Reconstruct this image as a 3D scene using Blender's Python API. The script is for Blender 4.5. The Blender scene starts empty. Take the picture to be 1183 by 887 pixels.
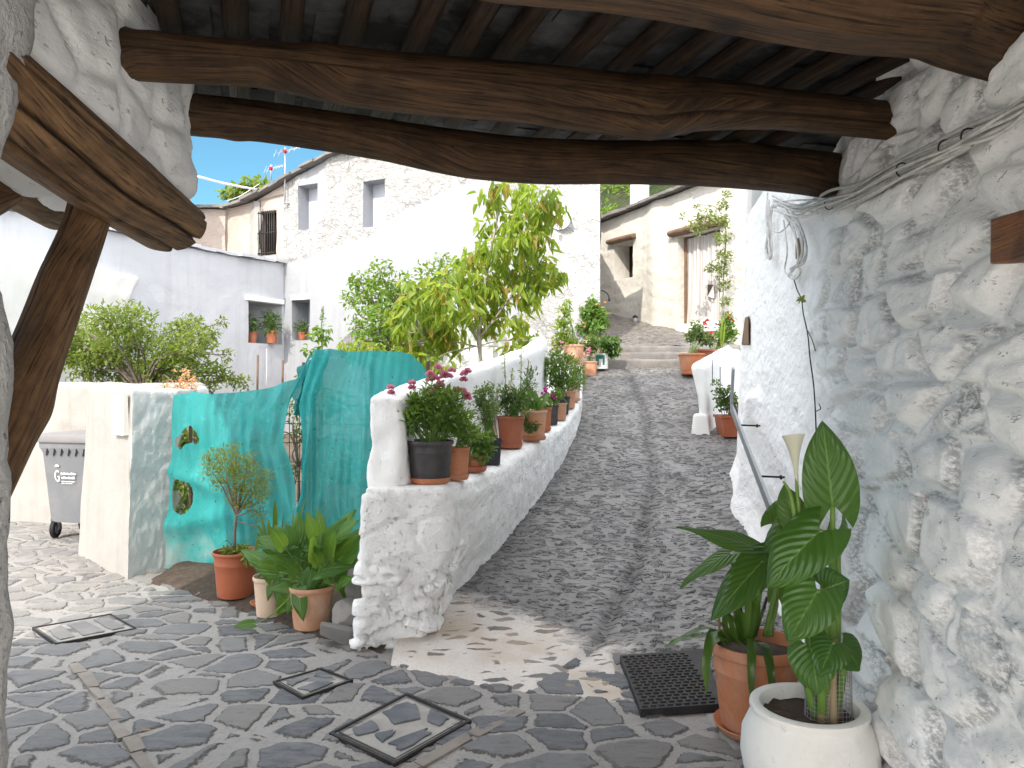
import bpy, math, random
import numpy as np
from mathutils import Vector
random.seed(7)
RNG = np.random.default_rng(7)
S = bpy.context.scene
COL = S.collection
FPX, CX, CY, EYE = 888.0, 591.5, 443.5, 1.6

def at(px, py, Y):
    """point of the place seen at photo pixel (px, py) and standing Y metres away"""
    return np.array([(px - CX) / FPX * Y, Y, EYE + (CY - py) / FPX * Y])

# ------------------------------------------------------------------ noise
def _h(ix, iy, iz, seed):
    h = (ix.astype(np.int64) * 374761393 + iy.astype(np.int64) * 668265263 + iz.astype(np.int64) * 2147483647 + seed * 974634777) & 0xFFFFFFFF
    h = ((h ^ (h >> 13)) * 1274126177) & 0xFFFFFFFF
    h = ((h ^ (h >> 16)) * 2246822519) & 0xFFFFFFFF
    return ((h ^ (h >> 15)) & 0xFFFFFF) / float(0xFFFFFF)

def vnoise(p, seed=0):
    p = np.asarray(p, float)
    i = np.floor(p).astype(np.int64); f = p - i
    f = f * f * (3 - 2 * f)
    r = 0
    for dx in (0, 1):
        for dy in (0, 1):
            for dz in (0, 1):
                w = (f[:, 0] if dx else 1 - f[:, 0]) * (f[:, 1] if dy else 1 - f[:, 1]) * (f[:, 2] if dz else 1 - f[:, 2])
                r = r + w * _h(i[:, 0] + dx, i[:, 1] + dy, i[:, 2] + dz, seed)
    return r * 2 - 1

def fbm(p, octv=4, seed=0):
    p = np.asarray(p, float); r = 0; a = 1.0; t = 0
    for k in range(octv):
        r = r + a * vnoise(p * 2 ** k + 17.3 * k, seed + k); t += a; a *= 0.5
    return r / t

def worley(p, seed=0, jit=0.9, delta=False):
    """2-D cells: distance to edge and a random value per cell"""
    p = np.asarray(p, float); i = np.floor(p).astype(np.int64)
    f1 = np.full(len(p), 9.0); f2 = np.full(len(p), 9.0); idr = np.zeros(len(p)); ddx = np.zeros(len(p))
    z = np.zeros(len(p), np.int64)
    for dx in (-1, 0, 1):
        for dy in (-1, 0, 1):
            cx, cy = i[:, 0] + dx, i[:, 1] + dy
            qx = cx + .5 + jit * (_h(cx, cy, z, seed) - .5); qy = cy + .5 + jit * (_h(cx, cy, z, seed + 1) - .5)
            d = np.hypot(p[:, 0] - qx, p[:, 1] - qy)
            r = _h(cx, cy, z, seed + 2)
            m = d < f1
            f2 = np.where(m, f1, np.minimum(f2, d)); idr = np.where(m, r, idr); f1 = np.where(m, d, f1); ddx = np.where(m, p[:, 0] - qx, ddx)
    return (f2 - f1, idr, ddx) if delta else (f2 - f1, idr)

def sstep(a, b, x):
    t = np.clip((x - a) / (b - a), 0, 1); return t * t * (3 - 2 * t)

# ------------------------------------------------------------------ objects
def wloc(o):
    v = Vector((0, 0, 0))
    while o is not None:
        v += Vector(o.location); o = o.parent
    return v

def thing(name, label, cat, loc=(0, 0, 0), group=None):
    o = bpy.data.objects.new(name, None); COL.objects.link(o)
    o.location = [float(c) for c in loc]; o.empty_display_size = .1
    return tag(o, label, cat, group)

def tag(o, label=None, cat=None, group=None, kind=None):
    if label: o['label'] = label
    if cat: o['category'] = cat
    if group: o['group'] = group
    if kind: o['kind'] = kind
    return o

class MB:
    """collects vertices and faces of ONE mesh"""
    def __init__(s): s.v = []; s.f = []; s.n = 0; s.uv = []; s.a = []; s.has_uv = False
    def add(s, v, f, uv=None, a=None):
        v = np.asarray(v, float)
        s.v.append(v); s.f += [tuple(int(i) + s.n for i in q) for q in f]; s.n += len(v)
        s.uv.append(np.zeros((len(v), 2)) if uv is None else np.asarray(uv, float)); s.has_uv |= uv is not None
        s.a.append(np.zeros(len(v)) if a is None else np.asarray(a, float))
        return s
    def build(s, name, mat, parent=None, smooth=True, attr=None, sharp=None):
        me = bpy.data.meshes.new(name)
        V = np.concatenate(s.v); me.from_pydata(V.tolist(), [], s.f); me.update()
        if s.has_uv:
            UV = np.concatenate(s.uv); ul = me.uv_layers.new(name='uv')
            li = np.empty(len(me.loops), np.int32); me.loops.foreach_get('vertex_index', li)
            ul.data.foreach_set('uv', UV[li].astype(np.float32).ravel())
        if attr:
            at_ = me.attributes.new(attr, 'FLOAT', 'POINT'); at_.data.foreach_set('value', np.concatenate(s.a).astype(np.float32))
        if smooth: me.polygons.foreach_set('use_smooth', [True] * len(me.polygons))
        if sharp: me.set_sharp_from_angle(angle=math.radians(sharp))
        me.materials.append(mat)
        o = bpy.data.objects.new(name, me); COL.objects.link(o)
        if parent is not None:
            o.parent = parent; o.location = -wloc(parent)
        return o

def tube(mb, pts, rad, seg=8, cap=True, flat=None):
    pts = np.asarray(pts, float); n = len(pts)
    rad = np.full(n, rad) if np.isscalar(rad) else np.asarray(rad, float)
    T = np.gradient(pts, axis=0); T /= np.linalg.norm(T, axis=1)[:, None] + 1e-9
    up = np.array([0, 0, 1.]) if abs(T[0][2]) < .9 else np.array([1., 0, 0])
    V = []; UV = []
    for i in range(n):
        a = np.cross(T[i], up); a /= np.linalg.norm(a) + 1e-9; b = np.cross(a, T[i])
        up = b
        th = np.linspace(0, 2 * np.pi, seg, endpoint=False)
        V.append(pts[i] + rad[i] * (np.cos(th)[:, None] * a + np.sin(th)[:, None] * b))
        UV.append(np.stack([np.full(seg, i / n), th / 6.283], 1))
    V = np.concatenate(V); F = []
    for i in range(n - 1):
        for k in range(seg):
            F.append((i * seg + k, i * seg + (k + 1) % seg, (i + 1) * seg + (k + 1) % seg, (i + 1) * seg + k))
    if cap:
        F.append(tuple(range(seg))[::-1]); F.append(tuple((n - 1) * seg + k for k in range(seg)))
    mb.add(V, F, np.concatenate(UV)); return mb

def spline(ctrl, n=24):
    c = np.asarray(ctrl, float)
    if len(c) < 3: return np.array([c[0] + (c[-1] - c[0]) * t for t in np.linspace(0, 1, n)])
    c = np.vstack([2 * c[0] - c[1], c, 2 * c[-1] - c[-2]]); m = len(c) - 3; out = []
    for t in np.linspace(0, m - 1e-6, n):
        i = int(t); u = t - i; p0, p1, p2, p3 = c[i:i + 4]
        out.append(.5 * (2 * p1 + (p2 - p0) * u + (2 * p0 - 5 * p1 + 4 * p2 - p3) * u * u + (3 * p1 - p0 - 3 * p2 + p3) * u ** 3))
    return np.array(out)

def lathe(mb, prof, c=(0, 0, 0), seg=32, noise=0):
    c = np.asarray(c, float); th = np.linspace(0, 2 * np.pi, seg, endpoint=False); V = []
    for r, z in prof:
        rr = r * (1 + noise * np.sin(th * 3 + z * 9))
        V.append(np.stack([c[0] + rr * np.cos(th), c[1] + rr * np.sin(th), np.full(seg, c[2] + z)], 1))
    F = []
    for i in range(len(prof) - 1):
        for k in range(seg):
            F.append((i * seg + k, i * seg + (k + 1) % seg, (i + 1) * seg + (k + 1) % seg, (i + 1) * seg + k))
    mb.add(np.concatenate(V), F); return mb

def box(mb, lo, hi, rz=0, piv=None, bev=0):
    lo = np.asarray(lo, float); hi = np.asarray(hi, float)
    V = np.array([[x, y, z] for z in (lo[2], hi[2]) for y in (lo[1], hi[1]) for x in (lo[0], hi[0])])
    if rz:
        p = np.asarray(piv if piv is not None else (lo + hi) / 2, float); c, s = math.cos(rz), math.sin(rz)
        d = V - p; V = np.stack([p[0] + c * d[:, 0] - s * d[:, 1], p[1] + s * d[:, 0] + c * d[:, 1], V[:, 2]], 1)
    mb.add(V, [(0, 2, 3, 1), (4, 5, 7, 6), (0, 1, 5, 4), (2, 6, 7, 3), (0, 4, 6, 2), (1, 3, 7, 5)]); return mb

def hexa(mb, q):
    """box from 4 bottom + 4 top corners (same order)"""
    mb.add(np.asarray(q, float), [(3, 2, 1, 0), (4, 5, 6, 7), (0, 1, 5, 4), (1, 2, 6, 5), (2, 3, 7, 6), (3, 0, 4, 7)]); return mb

def solid(f, dims, res, r=.03, disp=None):
    """surface of a rounded box of size dims (metres), bent by f(unit coords) and pushed along its normals by disp(pos, normal)"""
    D = np.asarray(dims, float); n = np.maximum(2, np.round(D / res).astype(int)); idx = {}; V = []; F = []
    def vid(k):
        if k not in idx: idx[k] = len(V); V.append(k)
        return idx[k]
    for ax in range(3):
        a, b = [(1, 2), (2, 0), (0, 1)][ax]
        for side in (0, n[ax]):
            for i in range(n[a]):
                for j in range(n[b]):
                    q = []
                    for (u, v) in ((i, j), (i + 1, j), (i + 1, j + 1), (i, j + 1)):
                        k = [0, 0, 0]; k[ax] = side; k[a] = u; k[b] = v; q.append(vid(tuple(int(x) for x in k)))
                    F.append(tuple(q if side else q[::-1]))
    P = np.array(V, float) / n * D
    c = np.clip(P, r, D - r); d = P - c; L = np.linalg.norm(d, axis=1); m = L > 1e-9
    P[m] = c[m] + d[m] / L[m][:, None] * r
    P = f(P / D)
    if disp is not None:
        me = bpy.data.meshes.new('t'); me.from_pydata(P.tolist(), [], F); me.update()
        N = np.empty(len(P) * 3, np.float32); me.vertices.foreach_get('normal', N); N = N.reshape(-1, 3).astype(float)
        bpy.data.meshes.remove(me)
        P = P + N * disp(P, N)[:, None]
    return P, F

def hexf(q):
    q = np.asarray(q, float)
    def f(u):
        a, b, c = u[:, 0:1], u[:, 1:2], u[:, 2:3]
        lo = (q[0] * (1 - a) + q[1] * a) * (1 - b) + (q[3] * (1 - a) + q[2] * a) * b
        hi = (q[4] * (1 - a) + q[5] * a) * (1 - b) + (q[7] * (1 - a) + q[6] * a) * b
        return lo * (1 - c) + hi * c
    return f

def rough(amp, freq, seed=0, lump=0, lf=1.2):
    def d(P, N):
        r = amp * fbm(P * freq, 4, seed)
        if lump: r = r + lump * fbm(P * lf, 2, seed + 40)
        return r
    return d

# ------------------------------------------------------------------ materials
class NT:
    def __init__(s, name, rough=.8, spec=.3):
        s.m = bpy.data.materials.new(name); s.m.use_nodes = True; s.t = s.m.node_tree
        s.b = s.t.nodes['Principled BSDF']; s.out = s.t.nodes['Material Output']
        s.b.inputs['Roughness'].default_value = rough; s.b.inputs['Specular IOR Level'].default_value = spec
    def n(s, typ, **kw):
        k = s.t.nodes.new(typ)
        for a, v in kw.items(): setattr(k, a, v)
        return k
    def link(s, a, b):
        if hasattr(a, 'node') or isinstance(a, bpy.types.NodeSocket): s.t.links.new(a, b)
        else: b.default_value = a
    def co(s, which='Object', scale=None, rot=None):
        o = s.n('ShaderNodeTexCoord').outputs[which]
        if scale is not None or rot is not None:
            mp = s.n('ShaderNodeMapping'); s.link(o, mp.inputs[0])
            if scale is not None: mp.inputs['Scale'].default_value = scale
            if rot is not None: mp.inputs['Rotation'].default_value = rot
            o = mp.outputs[0]
        return o
    def noise(s, vec, scale, detail=4, rough=.55, dist=0, out='Fac'):
        k = s.n('ShaderNodeTexNoise'); s.link(vec, k.inputs['Vector'])
        for a, v in (('Scale', scale), ('Detail', detail), ('Roughness', rough), ('Distortion', dist)): k.inputs[a].default_value = v
        return k.outputs[out]
    def vor(s, vec, scale, feature='F1', out='Distance', rnd=1):
        k = s.n('ShaderNodeTexVoronoi', feature=feature); s.link(vec, k.inputs['Vector']); k.inputs['Scale'].default_value = scale
        k.inputs['Randomness'].default_value = rnd
        return k.outputs[out]
    def ramp(s, fac, *stops):
        k = s.n('ShaderNodeValToRGB'); s.link(fac, k.inputs[0]); e = k.color_ramp.elements
        while len(e) < len(stops): e.new(.5)
        for el, (p, c) in zip(e, stops):
            el.position = p; el.color = (c, c, c, 1) if np.isscalar(c) else (*c, 1)
        return k.outputs[0]
    def mix(s, fac, a, b, mode='MIX'):
        k = s.n('ShaderNodeMix', data_type='RGBA', blend_type=mode)
        for v, sock in ((fac, k.inputs[0]), (a, k.inputs[6]), (b, k.inputs[7])):
            if isinstance(v, tuple): v = (*v, 1)
            s.link(v, sock)
        return k.outputs[2]
    def math(s, op, a, b=0.0, clamp=False):
        k = s.n('ShaderNodeMath', operation=op, use_clamp=clamp); s.link(a, k.inputs[0]); s.link(b, k.inputs[1]); return k.outputs[0]
    def sep(s, vec):
        k = s.n('ShaderNodeSeparateXYZ'); s.link(vec, k.inputs[0]); return k.outputs
    def attr(s, name):
        k = s.n('ShaderNodeAttribute', attribute_name=name); return k.outputs['Fac']
    def vadd(s, a, b, scale):
        k = s.n('ShaderNodeVectorMath', operation='SCALE'); s.link(b, k.inputs[0]); k.inputs['Scale'].default_value = scale
        j = s.n('ShaderNodeVectorMath', operation='ADD'); s.link(a, j.inputs[0]); s.link(k.outputs[0], j.inputs[1]); return j.outputs[0]
    def bump(s, h, strength=.5, dist=.01):
        k = s.n('ShaderNodeBump'); s.link(h, k.inputs['Height']); k.inputs['Strength'].default_value = strength; k.inputs['Distance'].default_value = dist
        s.link(k.outputs[0], s.b.inputs['Normal'])
    def base(s, c):
        if isinstance(c, tuple): c = (*c, 1)
        s.link(c, s.b.inputs['Base Color'])
    def disp(s, h, scale, mid=0.5):
        k = s.n('ShaderNodeDisplacement'); s.link(h, k.inputs['Height']); k.inputs['Scale'].default_value = scale; k.inputs['Midlevel'].default_value = mid
        s.link(k.outputs[0], s.out.inputs['Displacement']); s.m.displacement_method = 'BOTH'

def plaster(name, col=(.80, .79, .77), dirt=(.5, .49, .47), amount=.25, bump=.5, scale=1.0, speck=0.0, cracks=0.0, grime_shade=False, bdist=.012, streak=0.0, stretch=None):
    t = NT(name, .9, .15); o = t.co('Object', stretch)
    big = t.noise(o, 1.3 * scale, 5, .6); med = t.noise(o, 9 * scale, 6, .65); fine = t.noise(o, 55 * scale, 4, .6)
    c = t.mix(t.math('MULTIPLY', t.ramp(big, (.45, 0), (.75, 1)), amount), col, dirt)
    c = t.mix(t.math('MULTIPLY', t.ramp(med, (.55, 0), (.8, 1)), amount), c, dirt)
    h = t.math('ADD', med, t.math('MULTIPLY', fine, .35))
    if streak:                                                        # rain streaks and patched limewash
        st = t.noise(t.co('Object', (5, 5, .35)), 1.6, 5, .65); c = t.mix(t.math('MULTIPLY', t.ramp(st, (.50, 0), (.74, 1)), streak), c, dirt)
        pt = t.noise(t.co('Object', (1, 1, 1.6)), .9, 3, .5, 1.2); c = t.mix(t.math('MULTIPLY', t.ramp(pt, (.49, 0), (.53, 1)), streak * .35), c, tuple(x * .86 for x in col))
    if speck:
        sp = t.ramp(t.noise(o, 26 * scale, 3, .75), (.62, 0), (.70, 1))
        c = t.mix(t.math('MULTIPLY', sp, speck), c, (.30, .29, .27)); h = t.math('SUBTRACT', h, t.math('MULTIPLY', sp, .5))
    if cracks:
        w = t.vadd(o, t.noise(o, 7, 4, .6, out='Color'), .34)
        e = t.vor(w, 6.5, 'DISTANCE_TO_EDGE'); cr = t.ramp(e, (.0, 1), (.07, 0)); cr = t.math('MULTIPLY', cr, t.ramp(t.noise(o, 5, 5, .7), (.48, 0), (.66, 1)))
        c = t.mix(t.math('MULTIPLY', cr, cracks), c, (.40, .37, .33))
        h = t.math('SUBTRACT', t.math('ADD', h, t.math('MULTIPLY', t.ramp(e, (0, 0), (.25, 1)), .45)), t.math('MULTIPLY', cr, .6))
    if grime_shade:
        g = t.attr('grime_shade'); gn = t.math('MULTIPLY', g, t.ramp(t.noise(o, 75, 4, .7), (.40, .15), (.56, 1)))
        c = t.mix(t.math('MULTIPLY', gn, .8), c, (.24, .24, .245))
    t.base(c); t.bump(h, bump, bdist); return t.m

def wood(name, a, b, dark, gloss=.65, ring=1.0):
    t = NT(name, gloss, .25); uv = t.co('UV')
    mp = t.n('ShaderNodeMapping'); t.link(uv, mp.inputs[0]); mp.inputs['Scale'].default_value = (1.1, 30, 1)
    g = t.noise(mp.outputs[0], 1.6, 8, .68, .12)
    mp2 = t.n('ShaderNodeMapping'); t.link(uv, mp2.inputs[0]); mp2.inputs['Scale'].default_value = (4, 110, 1)
    g2 = t.noise(mp2.outputs[0], 1.3, 5, .6, .2)
    o = t.co(); pat = t.noise(o, 4.5, 7, .7); kn = t.vor(o, 2.3)
    c = t.mix(t.ramp(g, (.32, 0), (.68, 1)), a, b); c = t.mix(t.ramp(g2, (.54, 0), (.62, .85)), c, dark)
    c = t.mix(t.ramp(pat, (.42, 0), (.72, .7)), c, dark); c = t.mix(t.ramp(kn, (.05, .8), (.14, 0)), c, dark)
    cr = t.attr('crack'); c = t.mix(cr, c, (.006, .004, .003))
    t.base(c); t.bump(t.math('ADD', g, t.math('MULTIPLY', g2, .7)), .75, .012); return t.m

def leafmat(name, a, b, trans=.35, rough=.45, vein=None, young=None):
    t = NT(name, rough, .4); g = t.n('ShaderNodeNewGeometry'); r = g.outputs['Random Per Island']; o = t.co()
    c = t.mix(r, a, b)
    if young: c = t.mix(t.ramp(r, (.86, 0), (.92, 1)), c, young)
    c = t.mix(t.math('MULTIPLY', t.noise(o, 6, 2), .5), c, tuple(x * .55 for x in a))
    if vein:
        s = t.sep(t.co('UV')); d = t.math('ABSOLUTE', s[0])
        w = t.math('SINE', t.math('MULTIPLY', t.math('SUBTRACT', s[1], t.math('ADD', t.math('MULTIPLY', d, .5), t.math('MULTIPLY', t.noise(o, 9, 2), .06))), 46))
        v = t.math('MAXIMUM', t.ramp(w, (.80, 0), (1, .09)), t.ramp(d, (.015, .8), (.06, 0)))
        c = t.mix(v, c, vein); t.bump(w, .4, .004)
    t.base(c); tr = t.n('ShaderNodeBsdfTranslucent'); m2 = t.mix(0. if 'petals' in name else .55, c, (.55, .75, .08)); t.link(m2, tr.inputs[0])
    ms = t.n('ShaderNodeMixShader'); ms.inputs[0].default_value = trans
    t.t.links.new(t.b.outputs[0], ms.inputs[1]); t.t.links.new(tr.outputs[0], ms.inputs[2]); t.t.links.new(ms.outputs[0], t.out.inputs[0])
    return t.m

def simple(name, col, rough=.7, var=.25, scale=12, bump=.2, metal=0, dirt=None, spec=.3):
    t = NT(name, rough, spec); o = t.co(); n = t.noise(o, scale, 5, .6)
    c = t.mix(t.math('MULTIPLY', n, 1), tuple(x * (1 - var) for x in col), tuple(min(1, x * (1 + var)) for x in col))
    if dirt: c = t.mix(t.ramp(t.noise(o, scale * .45, 6, .7), (.44, 0), (.70, .85)), c, dirt)
    t.base(c); t.b.inputs['Metallic'].default_value = metal
    if bump: t.bump(t.noise(o, scale * 4, 4), bump, .004)
    return t.m

MT = {}
MT['plaster'] = plaster('white_plaster', col=(.82, .81, .79), amount=.12, bump=.35)
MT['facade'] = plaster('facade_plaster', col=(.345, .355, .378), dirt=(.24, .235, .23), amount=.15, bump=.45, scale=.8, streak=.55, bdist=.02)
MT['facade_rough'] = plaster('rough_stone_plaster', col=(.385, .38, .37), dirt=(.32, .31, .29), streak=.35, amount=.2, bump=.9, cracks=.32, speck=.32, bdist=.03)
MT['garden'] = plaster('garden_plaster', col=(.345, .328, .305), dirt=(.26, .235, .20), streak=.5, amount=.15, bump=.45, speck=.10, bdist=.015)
MT['parapet'] = plaster('parapet_plaster', col=(.89, .885, .88), dirt=(.6, .58, .54), amount=.12, bump=.6, speck=.08, bdist=.014)
MT['jamb'] = plaster('grey_weathered_plaster', col=(.46, .455, .45), dirt=(.22, .215, .21), amount=.6, bump=1, speck=.3, bdist=.03)
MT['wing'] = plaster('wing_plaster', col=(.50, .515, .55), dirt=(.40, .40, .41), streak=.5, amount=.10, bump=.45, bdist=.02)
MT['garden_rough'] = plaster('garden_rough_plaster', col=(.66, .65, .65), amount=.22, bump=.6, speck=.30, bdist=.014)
MT['lime'] = plaster('limewashed_stone', col=(.90, .895, .885), dirt=(.60, .57, .52), amount=.16, bump=.9, speck=.26, bdist=.022)
MT['inner'] = plaster('old_limewash', col=(.86, .855, .85), dirt=(.55, .54, .53), amount=.30, bump=.95, speck=.16, grime_shade=True, stretch=(1, .42, 1), bdist=.012)
MT['pink'] = plaster('pinkish_old_plaster', col=(.47, .40, .35), dirt=(.33, .27, .23), amount=.5, bump=.7, cracks=.2, speck=.15)
MT['cream'] = plaster('cream_plaster', col=(.66, .63, .575), streak=.25, dirt=(.42, .36, .28), amount=.28, bump=.75, speck=.05, bdist=.03)
MT['panel'] = plaster('shade_tinted_board', col=(.52, .54, .60), dirt=(.45, .46, .5), amount=.15, bump=.1)  # grey-blue colour stands in for the shade inside the window recesses
MT['cement'] = plaster('grey_cement_patch', col=(.33, .32, .30), dirt=(.24, .23, .22), amount=.4, bump=.7)
MT['beam'] = wood('dark_beam_wood', (.022, .013, .008), (.135, .072, .031), (.006, .004, .003))
MT['rafter'] = wood('rafter_wood', (.022, .014, .009), (.06, .037, .024), (.008, .005, .004))
MT['lintel'] = wood('lintel_wood', (.09, .048, .024), (.30, .17, .08), (.025, .014, .008))
MT['oldwood'] = wood('brown_old_wood', (.16, .10, .065), (.26, .17, .11), (.06, .038, .025))
MT['varnish'] = wood('varnished_wood', (.16, .05, .014), (.30, .11, .035), (.06, .018, .006), .3)
MT['terra'] = simple('terracotta', (.46, .165, .075), .75, .2, 6, .25, dirt=(.50, .31, .22))
MT['terra2'] = simple('pale_terracotta', (.52, .25, .14), .8, .15, 9, .25, dirt=(.58, .42, .32))
MT['brownpot'] = simple('red_brown_plastic', (.36, .105, .05), .45, .08, 5, .05, dirt=(.40, .18, .11))
MT['darkpot'] = simple('black_plastic', (.05, .047, .05), .5, .2, 8, .08, dirt=(.10, .095, .09))
MT['bluepot'] = simple('dark_slate_plastic', (.028, .032, .045), .5, .2, 8, .08)
MT['cream_pot'] = simple('cream_ceramic', (.62, .46, .34), .6, .1, 8, .1, dirt=(.5, .36, .26))
MT['whiteurn'] = plaster('white_painted_clay', col=(.78, .77, .74), dirt=(.50, .47, .42), amount=.5, bump=.4, speck=.06)
MT['soil'] = simple('soil', (.055, .04, .03), .95, .5, 40, .9, dirt=(.10, .075, .055))
MT['iron'] = simple('iron', (.035, .035, .038), .55, .3, 25, .3, metal=.5, dirt=(.07, .06, .05))
MT['rust'] = simple('rusty_iron', (.10, .06, .04), .8, .3, 25, .4)
MT['steel'] = simple('galvanised_steel', (.36, .38, .40), .38, .12, 20, .05, metal=.8)
MT['bracket'] = simple('black_bracket', (.02, .02, .022), .5, .1)
MT['cable'] = simple('white_painted_cable', (.62, .61, .59), .6, .12, 30, .1, dirt=(.36, .35, .34))
MT['rubber'] = simple('black_rubber', (.012, .012, .013), .7, .2)
MT['bin'] = simple('grey_bin_plastic', (.15, .155, .165), .5, .1, 5, .05, dirt=(.22, .21, .205))
MT['binlid'] = simple('bin_lid_plastic', (.19, .18, .18), .55, .12, 6, .05)
MT['print'] = simple('white_print', (.75, .75, .75), .6, .03, 3, 0)
MT['tile'] = simple('white_tile', (.78, .75, .70), .35, .04, 6, .03)
MT['tileprint'] = simple('faded_tile_print', (.66, .56, .47), .4, .15, 30, 0)
MT['whitepaint'] = simple('white_paint', (.8, .8, .8), .6, .05, 8, .05)
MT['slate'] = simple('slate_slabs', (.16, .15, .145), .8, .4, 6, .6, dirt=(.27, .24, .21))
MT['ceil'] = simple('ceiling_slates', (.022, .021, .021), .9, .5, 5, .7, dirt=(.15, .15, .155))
MT['rock'] = simple('grey_rock', (.22, .21, .205), .85, .35, 5, .8, dirt=(.33, .30, .27))
MT['bark'] = simple('bark', (.20, .165, .13), .9, .4, 14, .9, dirt=(.10, .08, .06))
MT['bark_pale'] = simple('pale_bark', (.36, .32, .26), .9, .3, 14, .9, dirt=(.20, .17, .13))
MT['stem'] = simple('green_stem', (.14, .24, .05), .5, .25, 10, .1)
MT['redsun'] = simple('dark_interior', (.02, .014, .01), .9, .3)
MT['red_door'] = simple('red_brown_board', (.22, .08, .035), .7, .2, 7, .2)
MT['can'] = simple('white_tin', (.66, .68, .66), .4, .06, 6, .02)
MT['cangreen'] = simple('green_tin_print', (.03, .16, .12), .4, .2, 15, 0)
MT['antenna'] = simple('aluminium', (.42, .42, .43), .4, .1, 20, 0, metal=.6)
MT['orange'] = simple('orange_plastic', (.6, .16, .05), .5, .1, 8, 0)
MT['fl_pink'] = leafmat('pink_petals', (.85, .28, .42), (.92, .55, .64), .4, .6)
MT['fl_mag'] = leafmat('magenta_petals', (.6, .03, .32), (.75, .08, .45), .3, .6)
MT['fl_red'] = leafmat('red_petals', (.55, .012, .02), (.65, .03, .03), .3, .6)
MT['fl_white'] = leafmat('cream_petals', (.72, .70, .50), (.80, .78, .66), .3, .6)
MT['fl_peach'] = leafmat('peach_petals', (.78, .38, .24), (.75, .5, .16), .3, .6)
MT['lf_persimmon'] = leafmat('yellow_green_leaves', (.15, .25, .025), (.44, .50, .06), .5, .38, young=(.42, .22, .06))
MT['lf_loquat'] = leafmat('mid_green_leaves', (.06, .15, .022), (.19, .33, .045), .38, .35)
MT['lf_lemon'] = leafmat('lemon_leaves', (.06, .11, .02), (.24, .28, .05), .38, .4)
MT['lf_olive'] = leafmat('olive_leaves', (.14, .18, .03), (.30, .30, .07), .3, .5, young=(.32, .2, .05))
MT['lf_bush'] = leafmat('pot_plant_leaves', (.06, .14, .025), (.16, .30, .06), .3, .45)
MT['lf_dark'] = leafmat('dark_plant_leaves', (.03, .085, .018), (.08, .18, .035), .25, .35)
MT['lf_grey'] = leafmat('grey_green_leaves', (.07, .12, .055), (.15, .21, .10), .3, .5)
MT['lf_lime'] = leafmat('lime_leaves', (.16, .24, .03), (.30, .38, .06), .45, .45)
MT['lf_climb'] = leafmat('variegated_climber_leaves', (.11, .15, .05), (.30, .32, .13), .3, .45)
MT['arum'] = leafmat('arum_leaf', (.022, .085, .012), (.055, .15, .022), .22, .3, vein=(.14, .26, .06))
MT['arum2'] = leafmat('young_arum_leaf', (.05, .15, .02), (.08, .20, .03), .3, .3, vein=(.2, .34, .08))
MT['strap'] = leafmat('strap_leaf', (.03, .085, .015), (.075, .16, .03), .22, .32)
MT['dry'] = simple('dry_stem', (.30, .23, .14), .9, .2, 10, .2)
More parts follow.
